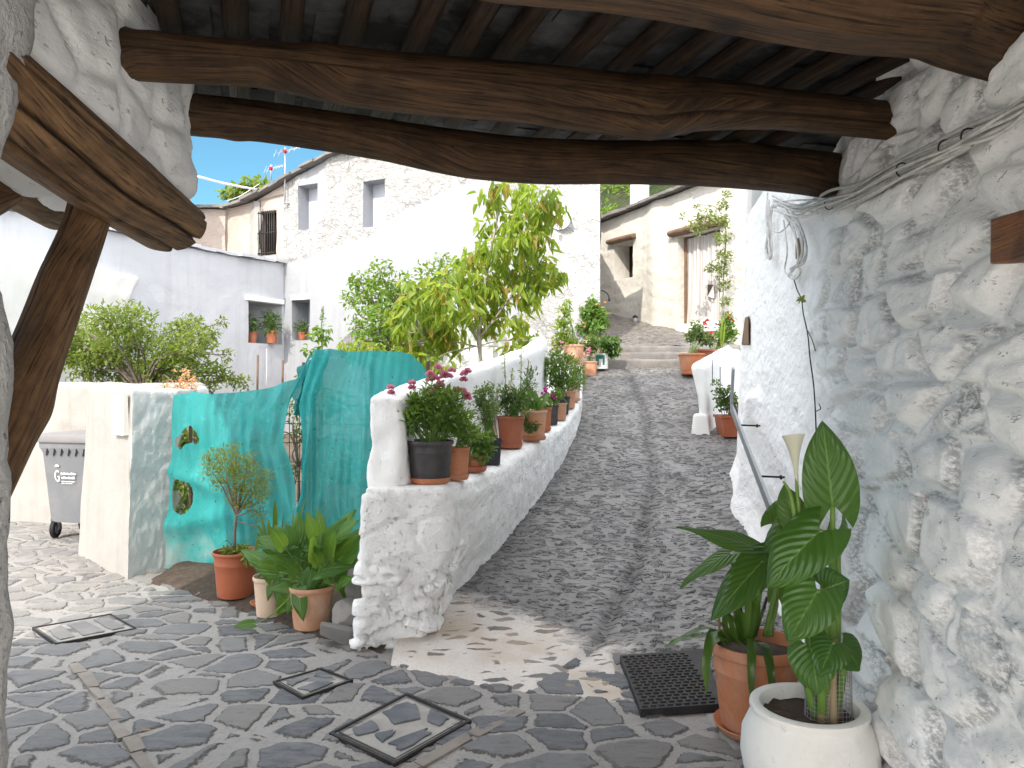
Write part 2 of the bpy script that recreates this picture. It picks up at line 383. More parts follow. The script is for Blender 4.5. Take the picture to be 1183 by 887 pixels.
# ------------------------------------------------------------------ ground materials
def make_paving():
    t = NT('crazy_paving', .75, .35); o = t.co()
    w = t.vadd(o, t.noise(o, 3.0, 3, .5, out='Color'), .10)
    mp = t.n('ShaderNodeMapping'); t.link(w, mp.inputs[0]); mp.inputs['Scale'].default_value = (3.7, 4.6, .01); mp.inputs['Rotation'].default_value = (0, 0, .35)
    e = t.vor(mp.outputs[0], 1.0, 'DISTANCE_TO_EDGE'); cell = t.vor(mp.outputs[0], 1.0, 'F1', 'Color')
    cs = t.n('ShaderNodeSeparateColor'); t.link(cell, cs.inputs[0]); r, g2 = cs.outputs[0], cs.outputs[1]
    rag = t.math('ADD', e, t.math('MULTIPLY', t.math('SUBTRACT', t.noise(o, 16, 5, .7), .5), .17))
    thr = t.math('ADD', .035, t.math('MULTIPLY', g2, .075))
    st = t.math('MULTIPLY', t.math('SUBTRACT', rag, thr), 28, True)
    mp2 = t.n('ShaderNodeMapping'); t.link(o, mp2.inputs[0]); mp2.inputs['Scale'].default_value = (3, 9, 1); mp2.inputs['Rotation'].default_value = (0, 0, .5)
    lay = t.noise(mp2.outputs[0], 3, 7, .65, .6); fine = t.noise(o, 60, 4, .6)
    sc = t.ramp(r, (0, (.065, .074, .092)), (.35, (.11, .12, .138)), (.6, (.16, .167, .175)), (.8, (.23, .215, .195)), (1, (.085, .093, .11)))
    sc = t.mix(t.ramp(lay, (.38, 0), (.72, .75)), sc, (.27, .27, .265)); sc = t.mix(t.ramp(lay, (.28, .8), (.42, 0)), sc, (.04, .045, .056))
    edge = t.math('MULTIPLY', t.math('MULTIPLY', st, t.math('SUBTRACT', 1, st)), 3.2, True)
    mo = t.mix(t.noise(o, 9, 6, .7), (.30, .29, .275), (.46, .44, .41)); mo = t.mix(t.ramp(fine, (.5, 0), (.75, .6)), mo, (.20, .19, .18))
    # the cement smears over the stones to the left of the square, where cars turn
    x = t.sep(o)
    sm = t.math('MULTIPLY', t.math('SUBTRACT', t.math('MULTIPLY', x[0], -1), 1.6), .55, True)
    sm = t.math('MULTIPLY', sm, t.ramp(t.noise(o, 2.6, 5, .65), (.35, .25), (.65, .85)))
    dirt = t.ramp(t.noise(o, .9, 5, .6), (.42, 0), (.7, .45))
    c = t.mix(st, mo, sc); c = t.mix(edge, c, (.07, .067, .065)); c = t.mix(sm, c, (.33, .305, .275)); c = t.mix(dirt, c, (.235, .225, .21))
    c = t.mix(t.ramp(t.noise(o, 35, 3, .7), (.66, 0), (.74, .5)), c, (.06, .05, .045))
    c = t.mix(1, c, (.84, .84, .85), 'MULTIPLY'); t.base(c); t.link(t.ramp(lay, (.3, .6), (.7, .85)), t.b.inputs['Roughness'])
    h = t.math('ADD', t.math('MULTIPLY', st, t.math('ADD', .45, t.math('MULTIPLY', g2, .4))), t.math('MULTIPLY', lay, .35))
    h = t.math('ADD', h, t.math('MULTIPLY', fine, .08))
    t.disp(h, .019, .55); t.bump(t.math('ADD', t.math('MULTIPLY', lay, 1.2), fine), .55, .008); return t.m
MT['paving'] = make_paving()

def make_lane():
    t = NT('schist_cobble', .5, .5); o = t.co(); x = t.sep(o)
    w = t.vadd(o, t.noise(o, 4.5, 3, .55, out='Color'), .09)
    def cells(sx, sy):
        mp = t.n('ShaderNodeMapping'); t.link(w, mp.inputs[0]); mp.inputs['Scale'].default_value = (sx, sy, .01); mp.inputs['Rotation'].default_value = (0, 0, -.10)
        e = t.vor(mp.outputs[0], 1, 'DISTANCE_TO_EDGE'); c = t.vor(mp.outputs[0], 1, 'F1', 'Color')
        k = t.n('ShaderNodeSeparateColor'); t.link(c, k.inputs[0]); return e, k.outputs[0], k.outputs[1], k.outputs[2]
    e, r, g, b = cells(8.5, 31)
    fine = t.noise(o, 70, 4, .6); med = t.noise(o, 18, 5, .65)
    e2 = t.math('ADD', e, t.math('MULTIPLY', t.math('SUBTRACT', med, .5), .14))
    st = t.math('MULTIPLY', t.math('SUBTRACT', e2, t.math('ADD', .06, t.math('MULTIPLY', g, .20))), 14, True)
    sc = t.ramp(r, (0, (.05, .05, .052)), (.35, (.085, .084, .085)), (.6, (.13, .128, .127)), (.8, (.20, .196, .19)), (1, (.26, .25, .24)))
    sc = t.mix(t.ramp(fine, (.5, 0), (.75, .4)), sc, (.26, .255, .25))
    mo = t.mix(t.noise(o, 6, 4), (.22, .21, .20), (.34, .325, .305))
    c1 = t.mix(st, mo, sc); c1 = t.mix(t.ramp(t.noise(o, 1.6, 5, .65), (.40, 0), (.68, .5)), c1, (.10, .097, .095))
    mps = t.n('ShaderNodeMapping'); t.link(w, mps.inputs[0]); mps.inputs['Scale'].default_value = (5, 34, 1); mps.inputs['Rotation'].default_value = (0, 0, -.10)
    sk_ = t.noise(mps.outputs[0], 1.6, 5, .7, .3); c1 = t.mix(t.ramp(sk_, (.54, 0), (.66, .6)), c1, (.06, .06, .062)); c1 = t.mix(t.ramp(sk_, (.36, .4), (.46, 0)), c1, (.30, .295, .29))
    wp = t.noise(o, 1.1, 5, .62); c1 = t.mix(t.ramp(wp, (.50, 0), (.66, .6)), c1, t.mix(med, (.17, .17, .172), (.30, .295, .29))); c1 = t.mix(t.ramp(t.noise(o, 2.3, 6, .7), (.50, 0), (.68, .65)), c1, (.065, .063, .06))
    # cemented lower apron with a few sparse stones
    e3, r3, g3, b3 = cells(6.2, 14)
    e4 = t.math('ADD', e3, t.math('MULTIPLY', t.math('SUBTRACT', med, .5), .16))
    sp = t.math('MULTIPLY', t.math('SUBTRACT', e4, t.math('ADD', .10, t.math('MULTIPLY', g3, .26))), 18, True)
    cm = t.mix(t.noise(o, 4, 5, .65), (.52, .48, .45), (.68, .64, .60)); cm = t.mix(t.ramp(fine, (.5, 0), (.8, .5)), cm, (.28, .25, .22))
    sc2 = t.ramp(b3, (0, (.09, .085, .085)), (.5, (.16, .15, .145)), (1, (.25, .22, .19)))
    c2 = t.mix(sp, cm, sc2)
    # where it lies: below a slanting line left of the gully; a tan strip under the gully's mouth
    lim = t.math('SUBTRACT', t.math('SUBTRACT', 5.15, t.math('MULTIPLY', x[0], .72)), x[1])
    lim = t.math('ADD', lim, t.math('MULTIPLY', t.math('SUBTRACT', t.noise(o, 3.5, 6, .7), .5), .9))
    m = t.math('MULTIPLY', lim, 4, True)
    c2 = t.mix(t.ramp(t.noise(o, 1.4, 4, .6), (.5, 0), (.68, .7)), c2, (.40, .30, .20))
    # the right strip is greyer cement
    rg = t.math('MULTIPLY', t.math('SUBTRACT', x[0], .85), 5, True)
    c2 = t.mix(t.math('MULTIPLY', rg, .75), c2, t.mix(med, (.17, .165, .16), (.30, .285, .27)))
    c = t.mix(m, c1, c2)
    gut = t.attr('gully'); c = t.mix(t.math('MULTIPLY', gut, t.ramp(med, (.3, .4), (.7, .85))), c, (.045, .042, .042))
    up = t.math('MULTIPLY', t.math('SUBTRACT', x[1], 12.6), .5, True); c = t.mix(t.math('MULTIPLY', up, .6), c, t.mix(st, (.30, .26, .22), (.17, .15, .135)))
    c = t.mix(1, c, t.mix(m, (.76, .76, .775), (.98, .97, .96)), 'MULTIPLY'); t.base(c)
    h1 = t.math('ADD', t.math('MULTIPLY', st, t.math('ADD', .5, t.math('MULTIPLY', b, .9))), t.math('MULTIPLY', med, .5))
    h2 = t.math('ADD', t.math('ADD', .35, t.math('MULTIPLY', sp, .3)), t.math('MULTIPLY', fine, .15))
    mm = t.n('ShaderNodeMix'); t.link(m, mm.inputs[0]); t.link(h1, mm.inputs[2]); t.link(h2, mm.inputs[3])
    t.disp(mm.outputs[0], .013, .5); t.bump(mm.outputs[0], .4, .015); return t.m
MT['lane'] = make_lane()

def make_net():
    t = NT('teal_shade_net', .75, .2); uv = t.co('UV'); o = t.co()
    a = t.n('ShaderNodeTexWave', wave_type='BANDS', bands_direction='X'); t.link(uv, a.inputs[0]); a.inputs['Scale'].default_value = 75; a.inputs['Distortion'].default_value = .6
    b = t.n('ShaderNodeTexWave', wave_type='BANDS', bands_direction='Y'); t.link(uv, b.inputs[0]); b.inputs['Scale'].default_value = 60; b.inputs['Distortion'].default_value = .6
    h = t.math('MULTIPLY', a.outputs['Fac'], b.outputs['Fac'])
    n = t.noise(o, 3.5, 6, .65); c = t.mix(n, (.022, .28, .285), (.065, .50, .49)); c = t.mix(t.ramp(t.noise(o, 14, 5, .7), (.56, 0), (.76, .6)), c, (.12, .56, .53))
    c = t.mix(t.ramp(t.noise(o, 30, 2), (.70, 0), (.74, .8)), c, (.01, .08, .08))
    z = t.sep(o)[2]; low = t.math('MULTIPLY', t.math('MULTIPLY', t.math('SUBTRACT', .42, z), 4, True), t.ramp(t.noise(o, 2.2, 4, .6), (.45, 0), (.62, .75)))
    c = t.mix(low, c, (.42, .50, .48)); t.base(c); t.bump(h, .35, .004)
    tr = t.n('ShaderNodeBsdfTranslucent'); t.link(c, tr.inputs[0]); tp = t.n('ShaderNodeBsdfTransparent')
    m1 = t.n('ShaderNodeMixShader'); m1.inputs[0].default_value = .4; t.t.links.new(t.b.outputs[0], m1.inputs[1]); t.t.links.new(tr.outputs[0], m1.inputs[2])
    m2 = t.n('ShaderNodeMixShader'); t.link(t.ramp(h, (.0, .22), (.12, .02)), m2.inputs[0]); t.t.links.new(m1.outputs[0], m2.inputs[1]); t.t.links.new(tp.outputs[0], m2.inputs[2])
    t.t.links.new(m2.outputs[0], t.out.inputs[0]); return t.m
MT['net'] = make_net()
def make_hill():
    t = NT('scrub_hill', .95, .1); o = t.co(); n = t.noise(o, .35, 6, .7); f = t.noise(o, 1.6, 6, .7)
    c = t.mix(t.ramp(n, (.4, 0), (.6, 1)), (.025, .055, .016), (.075, .075, .04)); c = t.mix(t.ramp(f, (.5, 0), (.7, .7)), c, (.02, .035, .012))
    t.base(c); t.bump(f, 1, .6); return t.m
MT['hill'] = make_hill()
MT['earth'] = simple('brown_earth', (.13, .10, .075), .95, .45, 9, .8, dirt=(.22, .18, .14))

# ------------------------------------------------------------------ plants
def rvec(n): 
    v = RNG.normal(size=(n, 3)); return v / np.linalg.norm(v, axis=1)[:, None]

def leaf_set(mb, P, D, N, L, W, fold=.25, droop=.2):
    """one small folded leaf per point: P base, D direction, N up hint, L length, W width"""
    n = len(P); D = D / (np.linalg.norm(D, axis=1)[:, None] + 1e-9)
    Sd = np.cross(D, N); Sd /= np.linalg.norm(Sd, axis=1)[:, None] + 1e-9; U = np.cross(Sd, D)
    L = np.broadcast_to(L, (n,))[:, None]; W = np.broadcast_to(W, (n,))[:, None]
    def pt(t, s, u): return P + D * L * t + Sd * W * s + U * (W * abs(s) * fold * 2 - L * droop * t * t + u)
    V = np.stack([pt(0, 0, 0), pt(.3, .5, 0), pt(.68, .4, 0), pt(1, 0, 0), pt(.68, -.4, 0), pt(.3, -.5, 0)], 1).reshape(-1, 3)
    F = []
    for i in range(n):
        b = 6 * i; F.append((b, b + 1, b + 2, b + 3)); F.append((b, b + 3, b + 4, b + 5))
    mb.add(V, F)

def cloud(mb, clusters, n, L, W, droop=.3, out=.6, up=.2, shell=2.0, fold=.25, wv=.3):
    """clusters: (centre, radii) ; n leaves in all, shared by volume"""
    R = [np.broadcast_to(np.asarray(r, float), (3,)) for _, r in clusters]
    vol = np.array([np.prod(r) ** .75 for r in R]); cnt = np.maximum(3, (n * vol / vol.sum()).astype(int))
    for (c, _), r, k in zip(clusters, R, cnt):
        k = int(k); d = rvec(k); rad = RNG.random(k) ** (1 / shell)
        rad *= 1 + .35 * vnoise(d * 2.3 + np.asarray(c) * 3, 5)
        P = np.asarray(c, float) + d * rad[:, None] * r
        D = d * out + rvec(k) * .75 + np.array([0, 0, up - droop])
        N = rvec(k) * .6 + np.array([0, 0, 1.]) + d * .3
        leaf_set(mb, P, D, N, L * (1 + wv * RNG.normal(size=k)).clip(.5, 1.6), W * (1 + wv * RNG.normal(size=k)).clip(.5, 1.6), fold, droop)

def branches(mb, base, clusters, r0=.03, r1=.006, sag=.0, jit=.05, join=.35):
    for c, _ in clusters:
        c = np.asarray(c, float); b = np.asarray(base, float); m = b + (c - b) * join; m[2] += .12 * np.linalg.norm(c - b)
        pts = spline([b, m + RNG.normal(size=3) * jit, (m + c) / 2 + RNG.normal(size=3) * jit, c], 12)
        tube(mb, pts, np.linspace(r0, r1, 12), 6)

def stems(mb, base, tops, r=.004, bend=.1, spread=.03):
    base = np.asarray(base, float)
    for tp in tops:
        tp = np.asarray(tp, float); b = base + np.array([RNG.normal() * spread, RNG.normal() * spread, 0]); m = (b + tp) / 2; m[2] += bend * np.linalg.norm(tp - b)
        tube(mb, spline([b, m, tp], 8), np.linspace(r, r * .5, 8), 5)

def big_leaf(mb, base, tip, W, up=(0, 0, 1), droop=.15, fold=.18, lobes=.28, twist=0, rip=.02, nu=10, nv=18, blunt=.0):
    """broad arrow-shaped arum leaf between base (petiole joint) and tip"""
    base = np.asarray(base, float); tip = np.asarray(tip, float); d = tip - base; L = np.linalg.norm(d); d /= L
    up = np.asarray(up, float); s = np.cross(d, up); s /= np.linalg.norm(s) + 1e-9; n = np.cross(s, d)
    tt = np.linspace(0, 1, nv); V = []; UV = []
    wk = np.interp(tt, [0, .06, .16, .3, .45, .6, .75, .88, .96, 1], [.62, .82, .97, 1, .93, .78, .55, .29 + blunt * .2, .11, .0])
    ph = RNG.random() * 6
    for i, t in enumerate(tt):
        for j in range(-nu, nu + 1):
            a = j / nu; x = a * wk[i] * W
            back = -lobes * L * (abs(a) ** 1.3) * (1 - t) ** 3
            z = fold * abs(x) - droop * L * t * t * 1.0 + rip * L * .5 * math.sin(9 * t + ph + a * 2.2) * abs(a) ** 1.5 - .35 * abs(a) ** 3 * W * .5
            notch = 0 if t > 0 else 0
            V.append(base + d * (t * L + back) + s * (x + twist * z) + n * z); UV.append((a, t))
    m = 2 * nu + 1; F = [(i * m + j, i * m + j + 1, (i + 1) * m + j + 1, (i + 1) * m + j) for i in range(nv - 1) for j in range(m - 1)]
    mb.add(V, F, UV)

def strap(mb, ctrl, w, fold=.25, n=16):
    c = spline(ctrl, n); T = np.gradient(c, axis=0); T /= np.linalg.norm(T, axis=1)[:, None]
    h = np.array([c[-1][1] - c[0][1] + .01, -(c[-1][0] - c[0][0]), 0.]); h /= np.linalg.norm(h) + 1e-9
    V = []; UV = []
    for i in range(n):
        t = i / (n - 1); ww = w * np.interp(t, [0, .15, .5, .8, 1], [.6, .9, 1, .75, .04]); nn = np.cross(h, T[i]); nn /= np.linalg.norm(nn) + 1e-9
        for a in (-1, 0, 1): V.append(c[i] + h * a * ww + nn * abs(a) * ww * fold); UV.append((a * .5, t))
    F = [(i * 3 + j, i * 3 + j + 1, i * 3 + j + 4, i * 3 + j + 3) for i in range(n - 1) for j in range(2)]
    mb.add(V, F, UV)

def blooms(mb, pts, r, n=7, up=.3):
    for p in pts:
        d = rvec(n); d[:, 2] = np.abs(d[:, 2]) * .8 + up * .3
        leaf_set(mb, np.asarray(p, float) + d * r * .15, d, rvec(n) + np.array([0, 0, .5]), r, r * .8, .1, .1)

# ------------------------------------------------------------------ pots
def pot_profile(rt, rb, h, rim=.12, lip=.06, th=.07):
    rh = h * rim; ro = rt; ri = rt * (1 - th); nk = rt * (1 - lip)
    nb = rb + (nk - rb) * .96
    return [(0, 0.004), (rb * .9, 0.0), (rb * .98, .002), (rb, .01)] + [(rb + (nb - rb) * k, (h - rh) * k + .01 * (1 - k)) for k in (.25, .5, .75, .97)] + \
           [(nb + .001, h - rh), (ro * .985, h - rh + .004), (ro, h - rh + .012), (ro, h - .008), (ro * .985, h), (ri * 1.01, h), (ri, h - .006), (ri * .97, h - rh), (rb * .85, h * .35), (0, h * .34)]

def make_pot(root, x, y, z, rt, rb, h, mat, saucer=None, rim=.12, ring=False, square=False, soil_at=.86, smat=None):
    if square:
        mb = MB(); t = rt * .9; b = rb * .9
        def rect(a, zz): return [(x - a, y - a, zz), (x + a, y - a, zz), (x + a, y + a, zz), (x - a, y + a, zz)]
        rows = [rect(b, z), rect(t * .97, z + h * .88), rect(t * 1.04, z + h * .885), rect(t * 1.05, z + h), rect(t * .94, z + h), rect(t * .9, z + h * .7)]
        V = [q for r in rows for q in r]; F = [(3, 2, 1, 0)] + [(i * 4 + k, i * 4 + (k + 1) % 4, i * 4 + 4 + (k + 1) % 4, i * 4 + 4 + k) for i in range(5) for k in range(4)]
        mb.add(V, F); mb.build('pot', mat, root, sharp=30)
        sb = MB(); sb.add([(x - t * .93, y - t * .93, z + h * .9), (x + t * .93, y - t * .93, z + h * .9), (x + t * .93, y + t * .93, z + h * .9), (x - t * .93, y + t * .93, z + h * .9)], [(0, 1, 2, 3)]); sb.build('soil', MT['soil'], root)
        return
    z0 = z + (.02 if saucer else 0)
    p = pot_profile(rt, rb, h, rim)
    if ring: p = p[:6] + [(p[6][0] , p[6][1]), (p[6][0] * 1.02, p[6][1] + .006), (p[6][0] * 1.02, p[6][1] + .014), (p[6][0] * 1.005, p[6][1] + .02)] + p[7:]
    lathe(MB(), p, (x, y, z0), 40).build('pot', mat, root, sharp=50)
    k = 20; th = np.linspace(0, 6.283, k, endpoint=False); rr = rt * .90
    mb = MB(); V = [(x, y, z0 + h * soil_at + .01)] + [(x + rr * .5 * math.cos(a), y + rr * .5 * math.sin(a), z0 + h * soil_at + RNG.normal() * .006) for a in th] + [(x + rr * math.cos(a), y + rr * math.sin(a), z0 + h * soil_at + RNG.normal() * .004) for a in th]
    F = [(0, 1 + i, 1 + (i + 1) % k) for i in range(k)] + [(1 + i, 1 + k + i, 1 + k + (i + 1) % k, 1 + (i + 1) % k) for i in range(k)]
    mb.add(V, F); mb.build('soil', MT['soil'], root)
    if saucer:
        lathe(MB(), [(0, 0.002), (saucer * .85, 0.0), (saucer * .92, .006), (saucer, .034), (saucer * .985, .038), (saucer * .95, .034), (saucer * .86, .012), (0, .012)], (x, y, z), 36).build('saucer', smat or mat, root, sharp=60)
    return z0 + h * soil_at
# ================================================================== camera, light
cam = bpy.data.cameras.new('camera'); co_ = bpy.data.objects.new('camera', cam); COL.objects.link(co_)
co_.location = (0, 0, EYE); co_.rotation_euler = (math.pi / 2, 0, 0); cam.sensor_width = 36; cam.lens = 36 * FPX / 1183; cam.clip_end = 2000; cam.clip_start = .05
S.camera = co_
AZ = math.atan2(-.37, -.93); EL = math.radians(40)          # direction TO the sun: behind us, a little to the left
sdir = Vector((math.sin(AZ) * math.cos(EL), math.cos(AZ) * math.cos(EL), math.sin(EL)))
sl = bpy.data.lights.new('sun', 'SUN'); sl.energy = 5.0; sl.angle = math.radians(.53); sl.color = (1, .93, .82)
so = bpy.data.objects.new('sun', sl); COL.objects.link(so); so.rotation_euler = sdir.to_track_quat('Z', 'Y').to_euler(); so.location = (0, -5, 20)
W = bpy.data.worlds.new('World'); S.world = W; W.use_nodes = True
sk = W.node_tree.nodes.new('ShaderNodeTexSky'); sk.sky_type = 'NISHITA'; sk.sun_disc = False; sk.sun_elevation = EL; sk.sun_rotation = AZ
sk.air_density = 1.0; sk.dust_density = .6; sk.ozone_density = 1.5; sk.altitude = 900

wt = W.node_tree
def wn(typ, **kw):
    k = wt.nodes.new(typ)
    for q, v in kw.items(): setattr(k, q, v)
    return k
# fill glow added in the south and overhead, clear blue low in the north
tc = wn('ShaderNodeTexCoord'); sp = wn('ShaderNodeSeparateXYZ'); wt.links.new(tc.outputs['Generated'], sp.inputs[0])
m1 = wn('ShaderNodeMapRange', interpolation_type='SMOOTHSTEP'); wt.links.new(sp.outputs[1], m1.inputs[0]); m1.inputs[1].default_value = .35; m1.inputs[2].default_value = -.6; m1.inputs[3].default_value = 0; m1.inputs[4].default_value = 1
m2 = wn('ShaderNodeMapRange', interpolation_type='SMOOTHSTEP'); wt.links.new(sp.outputs[2], m2.inputs[0]); m2.inputs[1].default_value = .38; m2.inputs[2].default_value = .85; m2.inputs[3].default_value = 0; m2.inputs[4].default_value = .75
mx = wn('ShaderNodeMath', operation='MAXIMUM'); wt.links.new(m1.outputs[0], mx.inputs[0]); wt.links.new(m2.outputs[0], mx.inputs[1])
hz = wn('ShaderNodeMix', data_type='RGBA'); wt.links.new(mx.outputs[0], hz.inputs[0]); cy = wn('ShaderNodeMix', data_type='RGBA', blend_type='MULTIPLY'); cy.inputs[0].default_value = 1; wt.links.new(sk.outputs[0], cy.inputs[6]); cy.inputs[7].default_value = (.85, 1.35, 1.3, 1); wt.links.new(cy.outputs[2], hz.inputs[6]); hz.inputs[7].default_value = (29, 29, 29.6, 1)
wt.links.new(hz.outputs[2], wt.nodes['Background'].inputs[0]); W.node_tree.nodes['Background'].inputs[1].default_value = .15
S.view_settings.view_transform = 'Standard'; S.view_settings.look = 'None'; S.view_settings.exposure = 0; S.view_settings.gamma = 1
S.cycles.max_bounces = 9; S.cycles.diffuse_bounces = 6; S.cycles.transparent_max_bounces = 12

# ================================================================== the setting
def sheet(name, X, Y, zf, mat, attr=None, af=None, **kw):
    gx, gy = np.meshgrid(X, Y); P = np.stack([gx.ravel(), gy.ravel(), zf(gx.ravel(), gy.ravel())], 1); m = len(X)
    F = [(j * m + i, j * m + i + 1, (j + 1) * m + i + 1, (j + 1) * m + i) for j in range(len(Y) - 1) for i in range(m - 1)]
    mb = MB(); mb.add(P, F, a=None if af is None else af(gx.ravel(), gy.ravel())); o = mb.build(name, mat, attr=attr); return tag(o, kind='structure')

g = MB(); g.add([(-400, -300, -.05), (400, -300, -.05), (400, 600, -.05), (-400, 600, -.05)], [(0, 1, 2, 3)]); tag(g.build('ground', MT['earth']), kind='structure')
xs = np.concatenate([np.arange(-14, -5, .3), np.arange(-5, 1.6, .016), np.arange(1.6, 4, .3)])
ys = np.concatenate([np.arange(-14, 2.8, .25), np.arange(2.8, 6.6, .016), np.arange(6.6, 10.4, .05)])
sheet('paving', xs, ys, lambda x, y: .0 * x + .006 * vnoise(np.stack([x, y, 0 * x], 1) * 1.1, 3), MT['paving'])

LY = [3.4, 4.5, 5.0, 5.3, 6, 7.2, 8, 8.9, 10, 11, 12, 12.4]; LZ = [-.014, .014, .075, .125, .25, .50, .68, .93, 1.2, 1.5, 1.80, 1.88]
def lane_z(y): return (np.interp(y - .18, LY, LZ) + np.interp(y, LY, LZ) + np.interp(y + .18, LY, LZ)) / 3
def gully_x(y): return np.interp(y, [3.7, 4.65, 6, 8.1, 10.2, 12.2], [-.05, .515, 1.0, 1.5, 1.76, 1.8])
def make_lane_mesh():
    nu, nv = 190, 560; u, v = np.meshgrid(np.linspace(0, 1, nu), np.linspace(0, 1, nv) ** 1.35); u = u.ravel(); v = v.ravel()
    yf = np.interp(u, [0, .3, .55, 1], [4.44, 3.92, 3.62, 3.42]); yf = yf + .16 * fbm(np.stack([u * 9, 0 * u, 0 * u], 1), 4, 9)
    y = yf + (12.3 - yf) * v
    xl = np.interp(y, [3.4, 4.6, 5.3, 5.9, 7.2, 8.9, 11, 12.3], [-.64, -.70, -.64, -.42, .03, .48, .72, .8]); xr = np.interp(y, [3.4, 7.8, 8.5, 12.3], [1.62, 2.42, 3.7, 3.9])
    x = xl + (xr - xl) * u
    d = x - gully_x(y); gl = np.exp(-(d / .05) ** 2); fade = sstep(3.6, 4.6, y)
    z = lane_z(y) - .034 * np.exp(-(y - yf) / .07) - .02 * gl * fade + .05 * np.clip(np.abs(d), 0, 1) * fade * .6 + .02 * fbm(np.stack([x, y, 0 * x], 1) * 1.7, 3, 5) * fade
    z = z - .035 * sstep(.56, .62, x) * sstep(1.16, 1.08, x) * sstep(3.66, 3.72, y - 0) * sstep(4.62, 4.52, y)
    F = [(j * nu + i, j * nu + i + 1, (j + 1) * nu + i + 1, (j + 1) * nu + i) for j in range(nv - 1) for i in range(nu - 1)]
    mb = MB(); mb.add(np.stack([x, y, z], 1), F, a=.8 * np.exp(-(d / .07) ** 2) * sstep(4.2, 4.8, y))
    tag(mb.build('lane', MT['lane'], attr='gully'), kind='structure')
make_lane_mesh()
for k in range(3):
    y0 = 12.22 + .33 * k; z1 = 2.0 + .125 * k
    P, F = solid(hexf([(.55, y0, z1 - .4), (3.9, y0 + .05, z1 - .4), (3.9, y0 + .42, z1 - .4), (.55, y0 + .42, z1 - .4), (.55, y0, z1), (3.9, y0 + .05, z1), (3.9, y0 + .42, z1), (.55, y0 + .42, z1)]), (3.3, .42, .4), .045, .02, rough(.03, 4, 20 + k))
    mb = MB(); mb.add(P, F); tag(mb.build('stone_step', MT['slate']), kind='structure')
sheet('upper_lane', np.arange(-3, 7, .07), np.arange(13.1, 22, .05), lambda x, y: 2.25 + (y - 13.1) * .268 + .02 * fbm(np.stack([x, y, 0 * x], 1) * 2, 3, 8), MT['lane'])
sheet('courtyard_ground', np.arange(-9.5, .6, .2), np.arange(6.75, 17, .2), lambda x, y: -.3 * (1 - sstep(8.6, 8.9, y + .176 * (x + 3.5)) * (x < -3.0) - (x >= -3.0)) + .12 + .05 * (y - 6.5) + .04 * vnoise(np.stack([x, y, 0 * x], 1) * 2, 4), MT['earth'])
# bare soil strip at the foot of the net
def strip():
    n = 46; m = 16; mb = MB(); V = []
    a0 = np.array([-2.95, 6.22]); a1 = np.array([-.78, 4.52]); b0 = np.array([-2.78, 6.7]); b1 = np.array([-.55, 6.1])
    for i in range(n):
        for j in range(m):
            s = i / (n - 1); t = j / (m - 1); e = .09 * fbm(np.array([[s * 9, 0, 0]]), 3, 2)[0] * (1 - t)
            p = (a0 * (1 - s) + a1 * s) * (1 - t) + (b0 * (1 - s) + b1 * s) * t + np.array([0, e])
            z = .004 + .07 * min(1, t * 1.8) + .025 * fbm(np.array([[p[0] * 7, p[1] * 7, 0]]), 3, 6)[0]
            V.append((p[0], p[1], z if t > 0 else -.01))
    mb.add(V, [(i * m + j, (i + 1) * m + j, (i + 1) * m + j + 1, i * m + j + 1) for i in range(n - 1) for j in range(m - 1)])
    tag(mb.build('soil_strip', MT['soil']), kind='structure')
strip()
sheet('hillside', np.arange(-60, 90, 2.), np.arange(26, 120, 2.), lambda x, y: 2 + (y - 26) * .62 - .28 * np.clip(12 - x, 0, 60) - 1.4 * np.clip(2 - x, 0, 40) + 3.5 * fbm(np.stack([x, y, 0 * x], 1) * .06, 4, 11), MT['hill'])
mb = MB()
cl = []
for i in range(70):
    x, y = 4 + RNG.random() * 12, 30 + RNG.random() * 18
    z = 2 + (y - 26) * .62 - .28 * max(0, 12 - x); cl.append(((x, y, z + .3), (.8 + RNG.random() * .6, .8, .6 + RNG.random() * .5)))
cloud(mb, cl, 5200, .22, .14, .1, 1, .3); tag(mb.build('hillside_scrub', MT['lf_loquat']), 'dark green scrub on the steep hillside', 'scrub', kind='stuff')

# paths drained across the square: a line of narrow brown bricks
MT['bounce_floor'] = simple('pale_bounce', (.72, .68, .63), .9, .1, 5, .2, dirt=(.62, .58, .53))
def channel(a, b, wd, seed):
    a = np.array(a); b = np.array(b); L = np.linalg.norm(b - a); d = (b - a) / L; s = np.array([-d[1], d[0]]); mb = MB(); p = 0; r = random.Random(seed)
    while p < L:
        l = .16 + r.random() * .2; w = wd * (.8 + r.random() * .4); z = .007 + r.random() * .003; o = (r.random() - .5) * .02
        c = [a + d * (p + .006) + s * (o - w), a + d * (p + l) + s * (o - w), a + d * (p + l) + s * (o + w), a + d * (p + .006) + s * (o + w)]
        hexa(mb, [(*q, -.02) for q in c] + [(*(q + s * RNG.normal() * .009 + d * RNG.normal() * .006), z + RNG.normal() * .0015) for q in c]); p += l + .012
    tag(mb.build('drain_channel', MT['channel'], smooth=False), kind='structure')
MT['channel'] = simple('worn_brown_brick', (.22, .195, .172), .85, .3, 9, .5, dirt=(.30, .27, .24))
sheet('bounce_floor', np.arange(-16, 8, .5), np.array([-16., -8, -4, -2, -1, 0, 1.0, 2.3]), lambda x, y: .03 + 0 * x, MT['bounce_floor'])  # unseen pale floor added to bounce sunlight into the passage
channel((-2.5, 4.4), (-1.38, 3.05), .028, 1)
channel((.05, 3.76), (-.58, 3.0), .028, 2)

# ================================================================== the house over the passage
PH = thing('passage_house', 'whitewashed stone house built over the covered passage with log beams', 'house', (1.5, 3.2, 0))
U = np.array([.95, .31]); U = U / np.linalg.norm(U); Vd = np.array([-U[1], U[0]])

